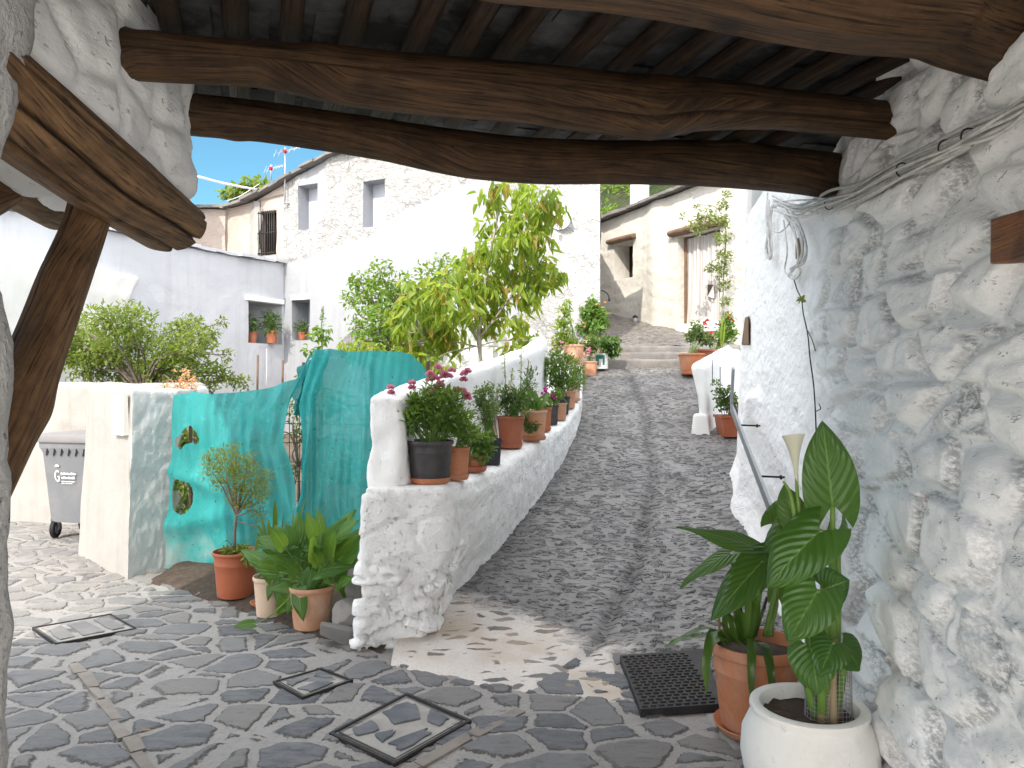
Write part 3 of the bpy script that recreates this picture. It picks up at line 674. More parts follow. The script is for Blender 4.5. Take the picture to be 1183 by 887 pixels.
def wall_x(y, z):
    return .94 + .167 * y + .055 * z
def right_wall():
    zt = 3.35
    ny, nz = 640, 300; yy = 1.2 + (7.87 - 1.2) * np.linspace(0, 1, ny) ** 1.25; zz = np.linspace(-.15, zt, nz)
    Yg, Zg = np.meshgrid(yy, zz); y = Yg.ravel(); z = Zg.ravel(); Q = np.stack([y * .45, z, 0 * y], 1)
    w = np.stack([y + .12 * vnoise(Q * 4, 31) + .06 * z, z + .06 * vnoise(Q * 4, 32)], 1)
    lay = w * np.array([2.1, 5.0]); lay[:, 0] += .5 * (np.floor(lay[:, 1]) % 2); e, idr, ddx = worley(lay, 50, .72, True); e2, id2 = worley(w * np.array([2.6, 8.5]) + 3, 60, .9)
    ins = 1 - sstep(3.75, 4.7, y + .4 * vnoise(Q * 1.5, 70) + .12 * (z - 1.5))          # stones show inside the passage, smooth plaster outside
    st = sstep(.02, .20, e) * (.35 + .85 * idr)
    keep = sstep(-.25, .35, fbm(Q * 1.3, 3, 80))                                            # plaster smoothed away some of them
    stone = (sstep(-.02, .42, e) ** .7 * (.7 + .45 * idr)) * (.72 + .28 * keep) * ins
    hole = ((idr > .93) * sstep(.08, .25, e)) * ins
    ridge = np.exp(-((e - .01) / .05) ** 2) * ins * (.3 + .7 * sstep(-.3, .2, fbm(Q * 1.7, 2, 140)))
    h = .085 * stone + .016 * ridge + .012 * sstep(.0, .3, e2) * ins * id2 - .035 * hole + .013 * fbm(Q * 3, 4, 90) + .010 * fbm(Q * 11, 4, 95) + .004 * fbm(Q * 40, 2, 97) + .03 * fbm(Q * .8, 2, 99)
    # thick ragged plaster apron at the foot of the outer wall
    zl = z - np.where(y < 4.4, 0, lane_z(y)); h = h + .07 * np.exp(-(np.clip(zl, 0, 9) / .16) ** 2) * sstep(4.2, 5.2, y)
    h = h + .03 * np.exp(-((z - .55) / .5) ** 2) * (y < 4.2)
    bump_ = .09 * np.exp(-((y - 6.9) / .35) ** 2) * sstep(1.55, 1.42, z + .05 * vnoise(Q * 5, 7)) ; h = h + bump_
    x = wall_x(y, z) - h
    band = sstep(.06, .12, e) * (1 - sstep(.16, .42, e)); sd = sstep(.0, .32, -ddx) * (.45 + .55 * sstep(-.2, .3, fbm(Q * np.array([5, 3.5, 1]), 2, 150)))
    gr = (1.0 * band * sd + .45 * hole + .7 * np.exp(-((e - .07) / .035) ** 2) * (.4 + .6 * sd) + .28 * sstep(.1, .5, fbm(Q * 2.6, 4, 120)) * sstep(.1, .2, e)) * ins * (1 - .9 * ridge) + .10 * (1 - ins) * sstep(.2, .6, fbm(Q * 3, 4, 33))  # grime mixed with shade painted on one side of each stone
    mb = MB(); mb.add(np.stack([x, y, z], 1), [(j * ny + i, (j + 1) * ny + i, (j + 1) * ny + i + 1, j * ny + i + 1) for j in range(nz - 1) for i in range(ny - 1)], a=np.clip(gr, 0, 1))
    # the rest of the wall's body: end face, back, upper part
    P, F = solid(hexf([(2.3, 7.86, -.15), (4.6, 7.86, -.15), (4.6, 8.1, -.15), (2.26, 7.9, -.15), (2.42, 7.86, 4.2), (4.6, 7.86, 4.2), (4.6, 8.1, 4.2), (2.42, 7.9, 4.2)]), (2.3, .2, 4.3), .12, .03)
    mb.add(P, F)
    hexa(mb, [(wall_x(1.2, 3.3) + .05, 1.2, 3.3), (5, 1.2, 3.3), (5, 7.8, 3.3), (wall_x(7.8, 3.3) + .02, 7.84, 3.3), (wall_x(1.2, 3.3) + .05, 1.2, 4.2), (5, 1.2, 4.2), (5, 7.8, 4.2), (wall_x(7.8, 3.3) + .02, 7.84, 4.2)])
    hexa(mb, [(.95, -1.2, -.1), (5, -1.2, -.1), (5, 1.25, -.1), (1.2, 1.25, -.1), (1.1, -1.2, 3.3), (5, -1.2, 3.3), (5, 1.25, 3.3), (1.3, 1.25, 3.3)])
    mb.build('wall', MT['inner'], PH, attr='grime_shade')
right_wall()
def wallpt(px, py, off=.03):
    """where the sight line through a photo pixel meets the right-hand wall"""
    k = (px - CX) / FPX; kz = (CY - py) / FPX
    Y = (.94 + .055 * EYE - off) / (k - .167 - .055 * kz); return np.array([k * Y, Y, EYE + kz * Y])

# left wall: a jamb beside us and the masonry carried by the lintel
def left_near(P, N):
    zz = P[:, 2]; y = P[:, 1]
    sh = np.interp(zz, [0, .8, 1.0, 1.2, 1.38, 1.6, 1.72, 1.86, 2.05, 2.26, 2.42, 2.6], [.015, .03, .03, .03, .026, .028, .025, -.004, -.005, .03, .07, .09])
    return rough(.022, 5, 3)(P, N) + .020 * fbm(P * 12, 4, 8) + sh * (N[:, 0] > .2) * 1.0
P, F = solid(hexf([(-1.95, -.4, -.1), (-1.30, -.4, -.1), (-1.30, 2.0, -.1), (-1.95, 2.0, -.1), (-1.95, -.4, 3.3), (-1.30, -.4, 3.3), (-1.30, 2.0, 3.3), (-1.95, 2.0, 3.3)]), (.65, 2.4, 3.4), .03, .09, left_near)
mb = MB(); mb.add(P, F); mb.build('wall', MT['jamb'], PH)
P, F = solid(hexf([(-1.85, 1.9, 2.40), (-1.30, 1.9, 2.47), (-1.30, 3.2, 2.32), (-1.85, 3.2, 2.28), (-1.85, 1.9, 3.3), (-1.30, 1.9, 3.3), (-1.30, 3.2, 3.3), (-1.85, 3.2, 3.3)]), (.55, 1.3, .95), .022, .07,
             lambda P, N: .028 * fbm(P * 4, 4, 6) + .02 * (sstep(.03, .3, worley(P[:, 1:] * np.array([3.5, 4.5]), 9)[0]) - .5) + .008 * fbm(P * 16, 3, 4))
mb = MB(); mb.add(P, F); mb.build('wall', MT['inner'], PH)

# unseen storey and roof above, added and stepped in height to shade the lane
mb = MB()
fl = np.array([-1.36, 3.34]); fr = np.array([1.80, 4.30])
for pl, zz in (([(-1.8, -.75), (2.7, -.75), (2.7, 4.58), tuple(fr), tuple(fl), (-1.8, 3.2)], 8.9), ([(-2.3, -.75), (-1.802, -.75), (-1.802, 3.2), (-2.3, 3.05)], 5.9)):
    m_ = len(pl); mb.add([(*q, 3.02) for q in pl] + [(*q, zz) for q in pl], [tuple(range(m_))[::-1], tuple(range(m_, 2 * m_))] + [(i, (i + 1) % m_, (i + 1) % m_ + m_, i + m_) for i in range(m_)])
mb.build('shading_storey', MT['plaster'], PH, smooth=False)
mb = MB(); hexa(mb, [(-2.0, -.95, 8.9), (2.9, -.95, 8.9), (2.9, 4.8, 8.9), (-2.0, 3.4, 8.9), (-2.0, -.95, 9.08), (2.9, -.95, 9.08), (2.9, 4.8, 9.08), (-2.0, 3.4, 9.08)]); mb.build('roof', MT['slate'], PH, smooth=False)

def log(name, ctr, rad, mat, parent, cracks=(), seg=72, n=170, sx=1.0, sz=1.0, amp=.05, seed=0, knots=0, endcut=0, flat=None):
    c = spline(ctr, n); r = np.interp(np.linspace(0, 1, n), np.linspace(0, 1, len(rad)), rad)
    T = np.gradient(c, axis=0); T /= np.linalg.norm(T, axis=1)[:, None]; th = np.linspace(0, 2 * np.pi, seg, endpoint=False)
    steep = abs(c[-1][2] - c[0][2]) > .6 * np.linalg.norm(c[-1] - c[0]); L = np.linalg.norm(c[-1] - c[0]); V = []; UV = []; A = []; kn = [(RNG.random() * L, RNG.random() * 6.28) for _ in range(knots)]
    for i in range(n):
        s = np.cross(T[i], (0, 0, 1.)) if not steep else np.cross(T[i], (0, 1., 0)); s /= np.linalg.norm(s); up = np.cross(s, T[i]); l = i / (n - 1) * L
        q = np.stack([np.cos(th) * 1.1, np.sin(th) * 1.1, np.full(seg, l * 1.6)], 1); q2 = np.stack([np.cos(th) * 3, np.sin(th) * 3, np.full(seg, l * .9)], 1)
        rr = r[i] * (1 + amp * fbm(q, 3, seed) + amp * .55 * fbm(q2 * 1.5, 3, seed + 9)); ck = np.zeros(seg)
        for (kl, ka) in kn:
            dd = ((l - kl) / .07) ** 2 + ((np.angle(np.exp(1j * (th - ka)))) / .5) ** 2; rr = rr * (1 + .13 * np.exp(-dd))
        for (a, wd, dp, l0, l1) in cracks:
            a2 = a + .16 * vnoise(np.array([[l * 2.2, a, seed]]), 3)[0]; env = sstep(l0, l0 + .12, l) * (1 - sstep(l1 - .12, l1, l)) if not (l0 <= 0 and l1 >= 9) else 1.
            gsn = np.exp(-(np.angle(np.exp(1j * (th - a2))) / wd) ** 2) * env; rr = rr * (1 - dp * gsn); ck = np.maximum(ck, gsn)
        cx, sy_ = np.cos(th) * sx, np.sin(th) * sz
        if flat is not None: sy_ = np.maximum(sy_, -flat)
        V.append(c[i] + (rr * cx)[:, None] * s + (rr * sy_)[:, None] * up); UV.append(np.stack([np.full(seg, l), th / 6.283 * min(1, r[i] * 5)], 1)); A.append(ck)
    base = n * seg; F = []
    for i in range(n - 1):
        for k in range(seg): F.append((i * seg + k, i * seg + (k + 1) % seg, (i + 1) * seg + (k + 1) % seg, (i + 1) * seg + k))
    for e, i in ((0, 0), (1, n - 1)):                                # sawn ends, slightly rounded
        ctr_ = c[i] + T[i] * (-.012 if e == 0 else .012); ring = V[i]; mid = ctr_ + (ring - c[i]) * .9 + (0 if e else 0)
        V.append(mid); UV.append(UV[i] * .9); A.append(A[i] * .7); b = base + e * (seg + 1)
        V.append(ctr_[None]); UV.append(np.zeros((1, 2))); A.append(np.zeros(1))
        for k in range(seg):
            k2 = (k + 1) % seg; q = (i * seg + k, i * seg + k2, b + k2, b + k); F.append(q[::-1] if e == 0 else q); tq = (b + k, b + k2, b + seg); F.append(tq[::-1] if e == 0 else tq)
    mb = MB(); mb.add(np.concatenate(V), F, np.concatenate(UV), np.concatenate(A)); return mb.build(name, mat, parent, attr='crack')

def beam_pts(X0, Y0, X1, Y1, pxs, top, bot):
    C, R = [], []
    for p, t, b in zip(pxs, top, bot):
        k = (p - CX) / FPX; u = (k * Y0 - X0) / ((X1 - X0) - k * (Y1 - Y0)); Y = Y0 + (Y1 - Y0) * u
        C.append(at(p, (t + b) / 2, Y)); R.append((b - t) / 2 / FPX * Y)
    return C, R
C_, R_ = beam_pts(-1.27, 2.63, 1.61, 3.26, [120, 163, 300, 400, 500, 600, 700, 755, 810, 900, 1020, 1060], [20, 38, 50, 56, 66, 74, 84, 88, 92, 104, 118, 124], [88, 92, 100, 121, 132, 140, 153, 160, 150, 149, 160, 164])
log('roof_beam', C_, R_, MT['beam'], PH, cracks=[(-.55, .05, .22, 1.2, 3.4), (3.6, .05, .2, .2, 2.6), (-1.7, .03, .08, -1, 9)], seed=1, knots=5, sx=1.05)
C_, R_ = beam_pts(-1.32, 3.2, 1.75, 4.22, [190, 232, 300, 385, 450, 540, 620, 700, 800, 900, 955, 985], [106, 110, 118, 130, 140, 152, 160, 163, 163, 170, 176, 180], [152, 157, 163, 175, 186, 205, 212, 212, 214, 221, 228, 230])
log('roof_beam', C_, R_, MT['beam'], PH, cracks=[(3.55, .05, .18, 1.5, 4), (3.3, .04, .2, 2.3, 4), (3.9, .04, .15, .3, 2)], seed=2, knots=4, sx=1.05)
C_, R_ = [], []
for p, y in [(150, -150), (350, -85), (470, -50), (560, -18), (620, -10), (700, -3), (800, 12), (900, 33), (1000, 50), (1080, 57), (1120, 70), (1180, 86), (1260, 104)]:
    kx = (p - CX) / FPX; u = (kx * 1.75 + .14) / (1.60 - kx * .45); Yb = 1.75 + .45 * u; r = .14; c = at(p, y, Yb); C_.append((c[0], Yb + .02, c[2] + r * .93)); R_.append(r)
log('roof_beam', C_, R_, MT['beam'], PH, cracks=[(3.9, .05, .14, .5, 2.2), (4.3, .04, .1, 1.8, 3.4)], seed=3, knots=4, flat=.90)

k = 0
for i in range(-8, 12):
    o = np.array([.08, 2.75]) + U * (.205 * i + RNG.normal() * .012); a = o - Vd * 1.9; b = o + Vd * (1.02 + .3 * 0)
    fr_ = float(np.dot(np.array([-.05, 3.75]) - o, Vd)); b = o + Vd * (fr_ + .16)
    xx = a[0]
    if o[0] < -1.38 or o[0] > 1.62: continue
    z = 2.875 + RNG.normal() * .006; w = .036 + RNG.random() * .01
    q = [np.array([*(a + (b - a) * t), z + .006 * math.sin(9 * t + i)]) for t in (0, .33, .66, 1)]
    log('rafter', q, [w, w * .95, w, w * 1.05], MT['rafter'], PH, seg=14, n=24, amp=.12, seed=30 + i, sx=1.05, sz=.85)
mb = MB(); r_ = random.Random(4)
for i in range(-9, 13):
    p = -2.2
    while p < 1.35:
        l = .24 + r_.random() * .2; o = np.array([.08, 2.75]) + U * (.205 * i); w = .125
        z = 2.925 + r_.random() * .03; tl = (r_.random() - .5) * .04
        cs = [o + Vd * p - U * w, o + Vd * p + U * w, o + Vd * (p + l) + U * w, o + Vd * (p + l) - U * w]
        hexa(mb, [(c[0], c[1], z + tl * (j > 1)) for j, c in enumerate(cs)] + [(c[0], c[1], z + .03 + tl * (j > 1)) for j, c in enumerate(cs)]); p += l * .96
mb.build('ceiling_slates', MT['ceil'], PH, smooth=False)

log('lintel_timber', [(-1.40, 1.72, 2.45), (-1.405, 2.2, 2.37), (-1.415, 2.7, 2.31), (-1.43, 3.2, 2.262)], [.115, .125, .128, .118], MT['lintel'], PH, cracks=[(.1, .035, .16, -1, 9), (-.75, .045, .24, -1, 9), (-1.5, .04, .18, .1, 2), (.65, .03, .1, .3, 9)], seed=11, sx=1.35, sz=.95, seg=120, amp=.04)
log('lintel_timber', [(-1.86, 1.6, 2.52), (-1.88, 2.3, 2.47), (-1.92, 3.0, 2.40), (-1.95, 3.3, 2.37)], [.12, .125, .12, .11], MT['lintel'], PH, cracks=[(.5, .04, .15, -1, 9), (-.5, .05, .15, -1, 9)], seed=12, amp=.05)
pe = [at(112, 212, 2.85), at(98, 262, 2.78), at(76, 320, 2.66), at(50, 390, 2.52), at(18, 470, 2.36), at(-25, 560, 2.2)]
log('timber_strut', [pe[0] + (pe[0] - pe[1]) * .25] + pe[1:], [.074, .072, .080, .084, .088, .088], MT['lintel'], PH, cracks=[(2.95, .09, .30, -1, 9), (4.4, .05, .1, -1, 9)], seed=13, amp=.10, knots=3, seg=96)
log('timber_strut', [(-1.90, 2.95, 2.36), (-1.93, 2.75, 2.22), (-1.98, 2.5, 2.02)], [.055, .06, .06], MT['lintel'], PH, seed=14, amp=.1)
# slot with an old timber in the corner of the outer wall
mb = MB(); 
for (a, b, c2, nm) in ((857, 366, 866, 0),):
    p = wallpt(857, 372, .0); hexa(mb, [wallpt(857, 397, .03), wallpt(865, 397, .03), wallpt(866, 399, .0), wallpt(856, 399, .0), wallpt(861.5, 368, .035), wallpt(864.5, 366, .035), wallpt(865, 364, 0), wallpt(860, 366, 0)])
mb.build('wall_slot', MT['oldwood'], PH, smooth=False)

mb = MB(); hexa(mb, [(1.75, 4.62, 4.205), (5.2, 4.62, 4.205), (5.2, 8.3, 4.205), (2.25, 8.3, 4.205), (1.75, 4.62, 4.33), (5.2, 4.62, 4.33), (5.2, 8.3, 4.33), (2.25, 8.3, 4.33)]); mb.build('roof', MT['slate'], PH, smooth=False)
# unseen block added on the left, its corner shades the gate pillar
NH = thing('shading_block', 'unseen whitewashed block added left of the passage to shade the gate pillar', 'house', (-3.2, 1, 0))
mb = MB(); hexa(mb, [(-4.0, -1.2, -.1), (-2.35, -1.2, -.1), (-2.35, 2.4, -.1), (-4.0, 2.4, -.1), (-4.0, -1.2, 5.3), (-2.35, -1.2, 5.3), (-2.35, 2.4, 5.3), (-4.0, 2.4, 5.3)]); mb.build('wall', MT['plaster'], NH, smooth=False)
mb = MB(); hexa(mb, [(-4.2, -1.4, 5.3), (-2.36, -1.4, 5.3), (-2.36, 2.6, 5.3), (-4.2, 2.6, 5.3), (-4.2, -1.4, 5.45), (-2.36, -1.4, 5.45), (-2.36, 2.6, 5.45), (-4.2, 2.6, 5.45)]); mb.build('roof', MT['slate'], NH, smooth=False)
# ================================================================== houses beyond
def facade(P0, P1, ztop, zbot, holes, region=None, res=.06, disp=None, mats=(), thick=.95):
    """wall between plan points P0 and P1 (seen face to the right of the direction P0->P1 turned to us) with real openings; returns MB and face region list"""
    P0 = np.asarray(P0, float); P1 = np.asarray(P1, float); L = np.linalg.norm(P1 - P0); d = (P1 - P0) / L; nrm = np.array([d[1], -d[0]])
    us = sorted(set(np.round(np.concatenate([np.arange(0, L, res), [L]] + [[h[0] * L, h[1] * L] for h in holes]), 4)))
    zmax = max(ztop(0), ztop(.25), ztop(.5), ztop(1)); zs = sorted(set(np.round(np.concatenate([np.arange(zbot, zmax, res), [zmax]] + [[h[2], h[3]] for h in holes]), 4)))
    us = np.array(us); zs = np.array(zs); ug, zg = np.meshgrid(us, zs); u = ug.ravel(); z = zg.ravel()
    top = np.array([ztop(s) for s in u / L]); z2 = np.minimum(z, top)
    P = np.stack([P0[0] + d[0] * u, P0[1] + d[1] * u, z2], 1)
    if disp is not None: P[:, :2] += nrm * disp(P, u / L)[:, None]
    m = len(us); F = []; R = []; vid = lambda i, j: j * m + i
    inh = lambda uc, zc: any(h[0] * L < uc < h[1] * L and h[2] < zc < h[3] for h in holes)
    for j in range(len(zs) - 1):
        for i in range(m - 1):
            uc = (us[i] + us[i + 1]) / 2; zc = (zs[j] + zs[j + 1]) / 2
            if inh(uc, zc) or zs[j] >= min(top[i], top[i + 1]) + res: continue
            F.append((vid(i, j), vid(i + 1, j), vid(i + 1, j + 1), vid(i, j + 1))); R.append(0 if region is None else region(uc / L, zc))
    mb = MB(); V = list(P); n0 = len(V)
    for h in holes:                                                    # reveals
        i0 = int(np.argmin(abs(us - h[0] * L))); i1 = int(np.argmin(abs(us - h[1] * L))); j0 = int(np.argmin(abs(zs - h[2]))); j1 = int(np.argmin(abs(zs - h[3])))
        ring = [vid(i, j0) for i in range(i0, i1)] + [vid(i1, j) for j in range(j0, j1)] + [vid(i, j1) for i in range(i1, i0, -1)] + [vid(i0, j) for j in range(j1, j0, -1)]
        b = len(V)
        for q in ring: V.append(P[q].copy())
        b2 = len(V)
        for q in ring: pp = P[q].copy(); pp[:2] -= nrm * h[4]; V.append(pp)
        k = len(ring)
        for a in range(k): F.append((b + a, b2 + a, b2 + (a + 1) % k, b + (a + 1) % k)); R.append(0)
    b = len(V)                                                         # back and top so that the wall has a body
    for s in (0, L - (.6 if thick > .5 else 0)):
        for zz in (zbot, None):
            for t in (0, thick): V.append(np.array([P0[0] + d[0] * (s if t or s == 0 else L) - nrm[0] * t, P0[1] + d[1] * (s if t or s == 0 else L) - nrm[1] * t, ztop(s / L) - .01 if zz is None else zz]))
    F += [(b + 1, b + 3, b + 7, b + 5), (b + 2, b + 6, b + 7, b + 3), (b, b + 2, b + 3, b + 1), (b + 4, b + 5, b + 7, b + 6)]; R += [0] * 4
    mb.add(np.array(V), F); return mb, R, P0, d, nrm, L

def set_regions(o, R, mat2):
    o.data.materials.append(mat2); o.data.polygons.foreach_set('material_index', np.array(R, np.int32)); o.data.update()

def on_line(P0, P1, px):
    k = (px - CX) / FPX; dx, dy = P1[0] - P0[0], P1[1] - P0[1]; return (k * P0[1] - P0[0]) / (dx - k * dy)
def zpx(P0, P1, s, py): Y = P0[1] + (P1[1] - P0[1]) * s; return EYE + (CY - py) / FPX * Y
def hole(P0, P1, x0, x1, yt, yb, depth):
    s0, s1 = on_line(P0, P1, x0), on_line(P0, P1, x1); sm = (s0 + s1) / 2; return [s0, s1, zpx(P0, P1, sm, yb), zpx(P0, P1, sm, yt), depth]
def panel(name, h, P0, d, nrm, L, back, mat, parent, grow=.0):
    a = P0 + d * h[0] * L - nrm * back; b = P0 + d * h[1] * L - nrm * back; mb = MB(); c = -nrm * .04
    hexa(mb, [(a[0], a[1], h[2] - grow), (b[0], b[1], h[2] - grow), (b[0] + c[0], b[1] + c[1], h[2] - grow), (a[0] + c[0], a[1] + c[1], h[2] - grow), (a[0], a[1], h[3] + grow), (b[0], b[1], h[3] + grow), (b[0] + c[0], b[1] + c[1], h[3] + grow), (a[0] + c[0], a[1] + c[1], h[3] + grow)])
    return mb.build(name, mat, parent, smooth=False)

# ---- the white house: a long rough-stone front and a lower wing
WH = thing('white_house', 'tall whitewashed house with rough stone upper front and small recessed windows', 'house', (-1.5, 14, .5))
K = np.array([-4.6, 15.5]); Rr = np.array([1.43, 12.5])
ztf = lambda s: float(np.interp(s, [0, .03, .19, .4, 1], [5.62, 5.70, 6.03, 6.15, 5.35]))
hW = [hole(K, Rr, 345, 367, 213, 265, .55), hole(K, Rr, 420, 445, 208, 262, .55), hole(K, Rr, 337, 358, 347, 393, .6)]
def plast(s): return float(np.interp(s, [0, .06, .2, .32, .36, .42, .60, .75, .80], [4.05, 4.08, 4.30, 4.42, 4.62, 4.78, 5.15, 5.3, 1.0])) if s < .80 else -5
def reg(s, z): return 1 if (z > plast(s) and not (s < .16 and z > 4.0 and abs(s - .115) < .05 and z > 4.85)) else 0
def dfac(P, s):
    rg = np.array([reg(a, z) for a, z in zip(s, P[:, 2])]); return .012 * fbm(P * 2, 3, 4) + rg * (.03 * fbm(P * 5, 4, 5) + .012) + .10 * sstep(.9, 1.0, s) * -1 * sstep(2, 5, P[:, 2]) * .3
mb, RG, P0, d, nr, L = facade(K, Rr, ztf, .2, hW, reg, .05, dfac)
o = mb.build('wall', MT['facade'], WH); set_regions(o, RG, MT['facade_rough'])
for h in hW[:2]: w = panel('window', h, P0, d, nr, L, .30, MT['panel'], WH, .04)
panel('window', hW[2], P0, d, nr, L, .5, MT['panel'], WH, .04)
def roof_line(P0, P1, zt, name, parent, over=.14, n=40, seed=1):
    """edge of slate slabs along the top of a wall"""
    P0 = np.asarray(P0, float); P1 = np.asarray(P1, float); L = np.linalg.norm(P1 - P0); d = (P1 - P0) / L; nr = np.array([d[1], -d[0]]); mb = MB(); r = random.Random(seed); s = 0.
    while s < L:
        l = .28 + r.random() * .3; e = min(L, s + l); a = P0 + d * s; b = P0 + d * e; oa = over + r.random() * .08; z0, z1 = zt(s / L) + r.random() * .03, zt(e / L) + r.random() * .03
        q = [a + nr * oa, b + nr * oa, b - nr * .7, a - nr * .7]; zz = [z0, z1, z1 + .10, z0 + .10]
        hexa(mb, [(*p, z) for p, z in zip(q, zz)] + [(*p, z + .045 + r.random() * .02) for p, z in zip(q, zz)]); s = L if e >= L else e - .03
    return mb.build(name, MT['slate'], parent, smooth=False)
roof_line(K, Rr, ztf, 'roof', WH)
# end wall of the white house going back along the upper lane
R2 = Rr + np.array([.02, 1]) * 4.5
mb, RG, *_ = facade(Rr - np.array([.0, .02]), R2, lambda s: 5.35, 1.0, [], None, .08, lambda P, s: .03 * fbm(P * 4, 4, 7)); mb.build('wall', MT['facade_rough'], WH)
# wing
wd = np.array([-.455, -.89]); A_ = K + wd * 6.6
ztw = lambda s: 4.0 + .05 * math.sin(s * 7) * .4
hV = [hole(A_, K, 287, 326, 350, 397, .75)]
def rw(s, z): return 0
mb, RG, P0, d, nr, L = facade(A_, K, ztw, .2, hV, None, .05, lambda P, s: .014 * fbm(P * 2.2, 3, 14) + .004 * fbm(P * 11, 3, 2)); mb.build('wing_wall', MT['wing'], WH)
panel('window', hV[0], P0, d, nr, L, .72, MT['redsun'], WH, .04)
pb = list(hV[0]); zt_ = pb[3]; pb[2] = zt_ - .30; pb[3] = zt_ - .05; panel('window_board', pb, P0, d, nr, L, .66, MT['red_door'], WH)
pb = list(hV[0]); pb[2] = pb[3] + .015; pb[3] = pb[2] + .09; pb[0] -= .012; pb[1] += .004; panel('lintel', pb, P0, d, nr, L, -.035, MT['plaster'], WH)
pb = list(hW[2]); K_ = [K, (Rr - K) / np.linalg.norm(Rr - K), np.array([(Rr - K)[1], -(Rr - K)[0]]) / np.linalg.norm(Rr - K), np.linalg.norm(Rr - K)]
pb[2] = pb[3] + .015; pb[3] = pb[2] + .09; panel('lintel', pb, *K_, -.03, MT['plaster'], WH)
roof_line(A_, K, lambda s: ztw(s) - .0, 'wing_coping', WH, over=.05, seed=4).data.materials[0] = MT['wing']
# added pale wedge turned towards us, imitates a sunlit patch on the wing wall
b0 = A_ + (K - A_) * .04; b1 = A_ + (K - A_) * on_line(A_, K, 161); nn = nr
zA = zpx(A_, K, on_line(A_, K, 80), 309); q0 = b0 + nn * .75; q1 = b0 + (b1 - b0) * .45 + nn * .02
P, F = solid(hexf([(*(b0 + nn * 1.0), .2), (*q1, .2), (*(b0 + (b1 - b0) * .45 - nn * .1), .2), (*(b0 - nn * .1), .2), (*(b0 + nn * .9), zA), (*(b1 + nn * .02), zA), (*(b1 - nn * .15), zA), (*(b0 - nn * .1), zA)]), (3, .6, 3), .06, .04, rough(.035, 4, 3))
mb = MB(); mb.add(P, F); mb.build('sunlit_wedge', MT['plaster'], WH)

# ---- old pinkish house adjoining on the left, with the barred window
OH = thing('old_house', 'old house of pinkish bare plaster with a barred window and slate eaves', 'house', (-6, 17, .5))
dW = (Rr - K) / np.linalg.norm(Rr - K); K2 = K - dW * 1.62; K0 = K - dW * .003
zto = lambda s: float(np.interp(s, [0, .45, 1], [5.28, 5.36, 5.66]))
hB = [hole(K2, K0, 297, 317, 243, 294, .22)]
mb, RG, P0, d, nr, L = facade(K2, K0, zto, .2, hB, None, .05, lambda P, s: .03 * fbm(P * 3, 4, 21) - .06); mb.build('wall', MT['pink'], OH)
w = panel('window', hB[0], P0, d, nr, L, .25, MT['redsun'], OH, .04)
a = P0 + d * hB[0][0] * L + nr * -.02; b = P0 + d * hB[0][1] * L + nr * -.02; mb = MB()
for i in range(8):
    p = a + (b - a) * (i + .5) / 8; tube(mb, [(*p, hB[0][2]), (*p, hB[0][3])], .011, 6)
for t in (.04, .5, .96): z = hB[0][2] + (hB[0][3] - hB[0][2]) * t; tube(mb, [(*a, z), (*b, z)], .012, 6)
mb.build('window_bars', MT['iron'], w)
mb = MB(); V = []; c0 = P0 + d * (hB[0][0] * L - .13) + nr * -.035
for i in range(11):
    for j in range(15):
        s = i / 10; t = j / 14; e = .07 * vnoise(np.array([[i * .9, j * .6, 3]]), 5)[0]; V.append((*(c0 + d * (s * .26 - .10 + e * (abs(s - .5) + .3) + .05 * t) + nr * .03 * math.sin(math.pi * s) * 1.0), hB[0][2] - .12 + t * 1.25 + e))
mb.add(V, [(i * 15 + j, (i + 1) * 15 + j, (i + 1) * 15 + j + 1, i * 15 + j + 1) for i in range(10) for j in range(14)]); mb.build('cement_patch', MT['cement'], OH)
roof_line(K2, K0, zto, 'roof', OH, seed=7)
K3 = K2 + np.array([-3.6, -.35]); mb, RG, *_ = facade(K3, K2, lambda s: 5.25 + .04 * math.sin(9 * s), .2, [], None, .07, lambda P, s: .03 * fbm(P * 3, 4, 22)); mb.build('wall', MT['pink'], OH)
roof_line(K3, K2, lambda s: 5.27, 'roof', OH, seed=8)
# narrow pale pier that shows beyond the end of the lintel
GP = thing('wall_pier', 'narrow tall pale plaster pier rising beyond the end of the timber lintel', 'pier', (-6.3, 15.4, .2))
c = at(220, 300, 15.75); P, F = solid(hexf([(c[0] - .25, 15.2, .1), (c[0] + .08, 15.2, .1), (c[0] + .08, 15.6, .1), (c[0] - .35, 15.6, .1), (c[0] - .25, 15.2, at(0, 196, 15.75)[2]), (c[0] + .08, 15.2, at(0, 202, 15.75)[2]), (c[0] + .08, 15.6, 5.75), (c[0] - .35, 15.6, 5.85)]), (.47, .4, 5), .06, .03, rough(.02, 3, 2))
mb = MB(); mb.add(P, F); mb.build('shaft', MT['pink'], GP)
mb = MB(); hexa(mb, [(c[0] - .4, 15.1, 5.72), (c[0] + .11, 15.1, 5.72), (c[0] + .11, 15.7, 5.72), (c[0] - .4, 15.7, 5.72), (c[0] - .4, 15.1, 5.82), (c[0] + .11, 15.1, 5.82), (c[0] + .11, 15.7, 5.82), (c[0] - .4, 15.7, 5.82)]); mb.build('cap', MT['slate'], GP, smooth=False)

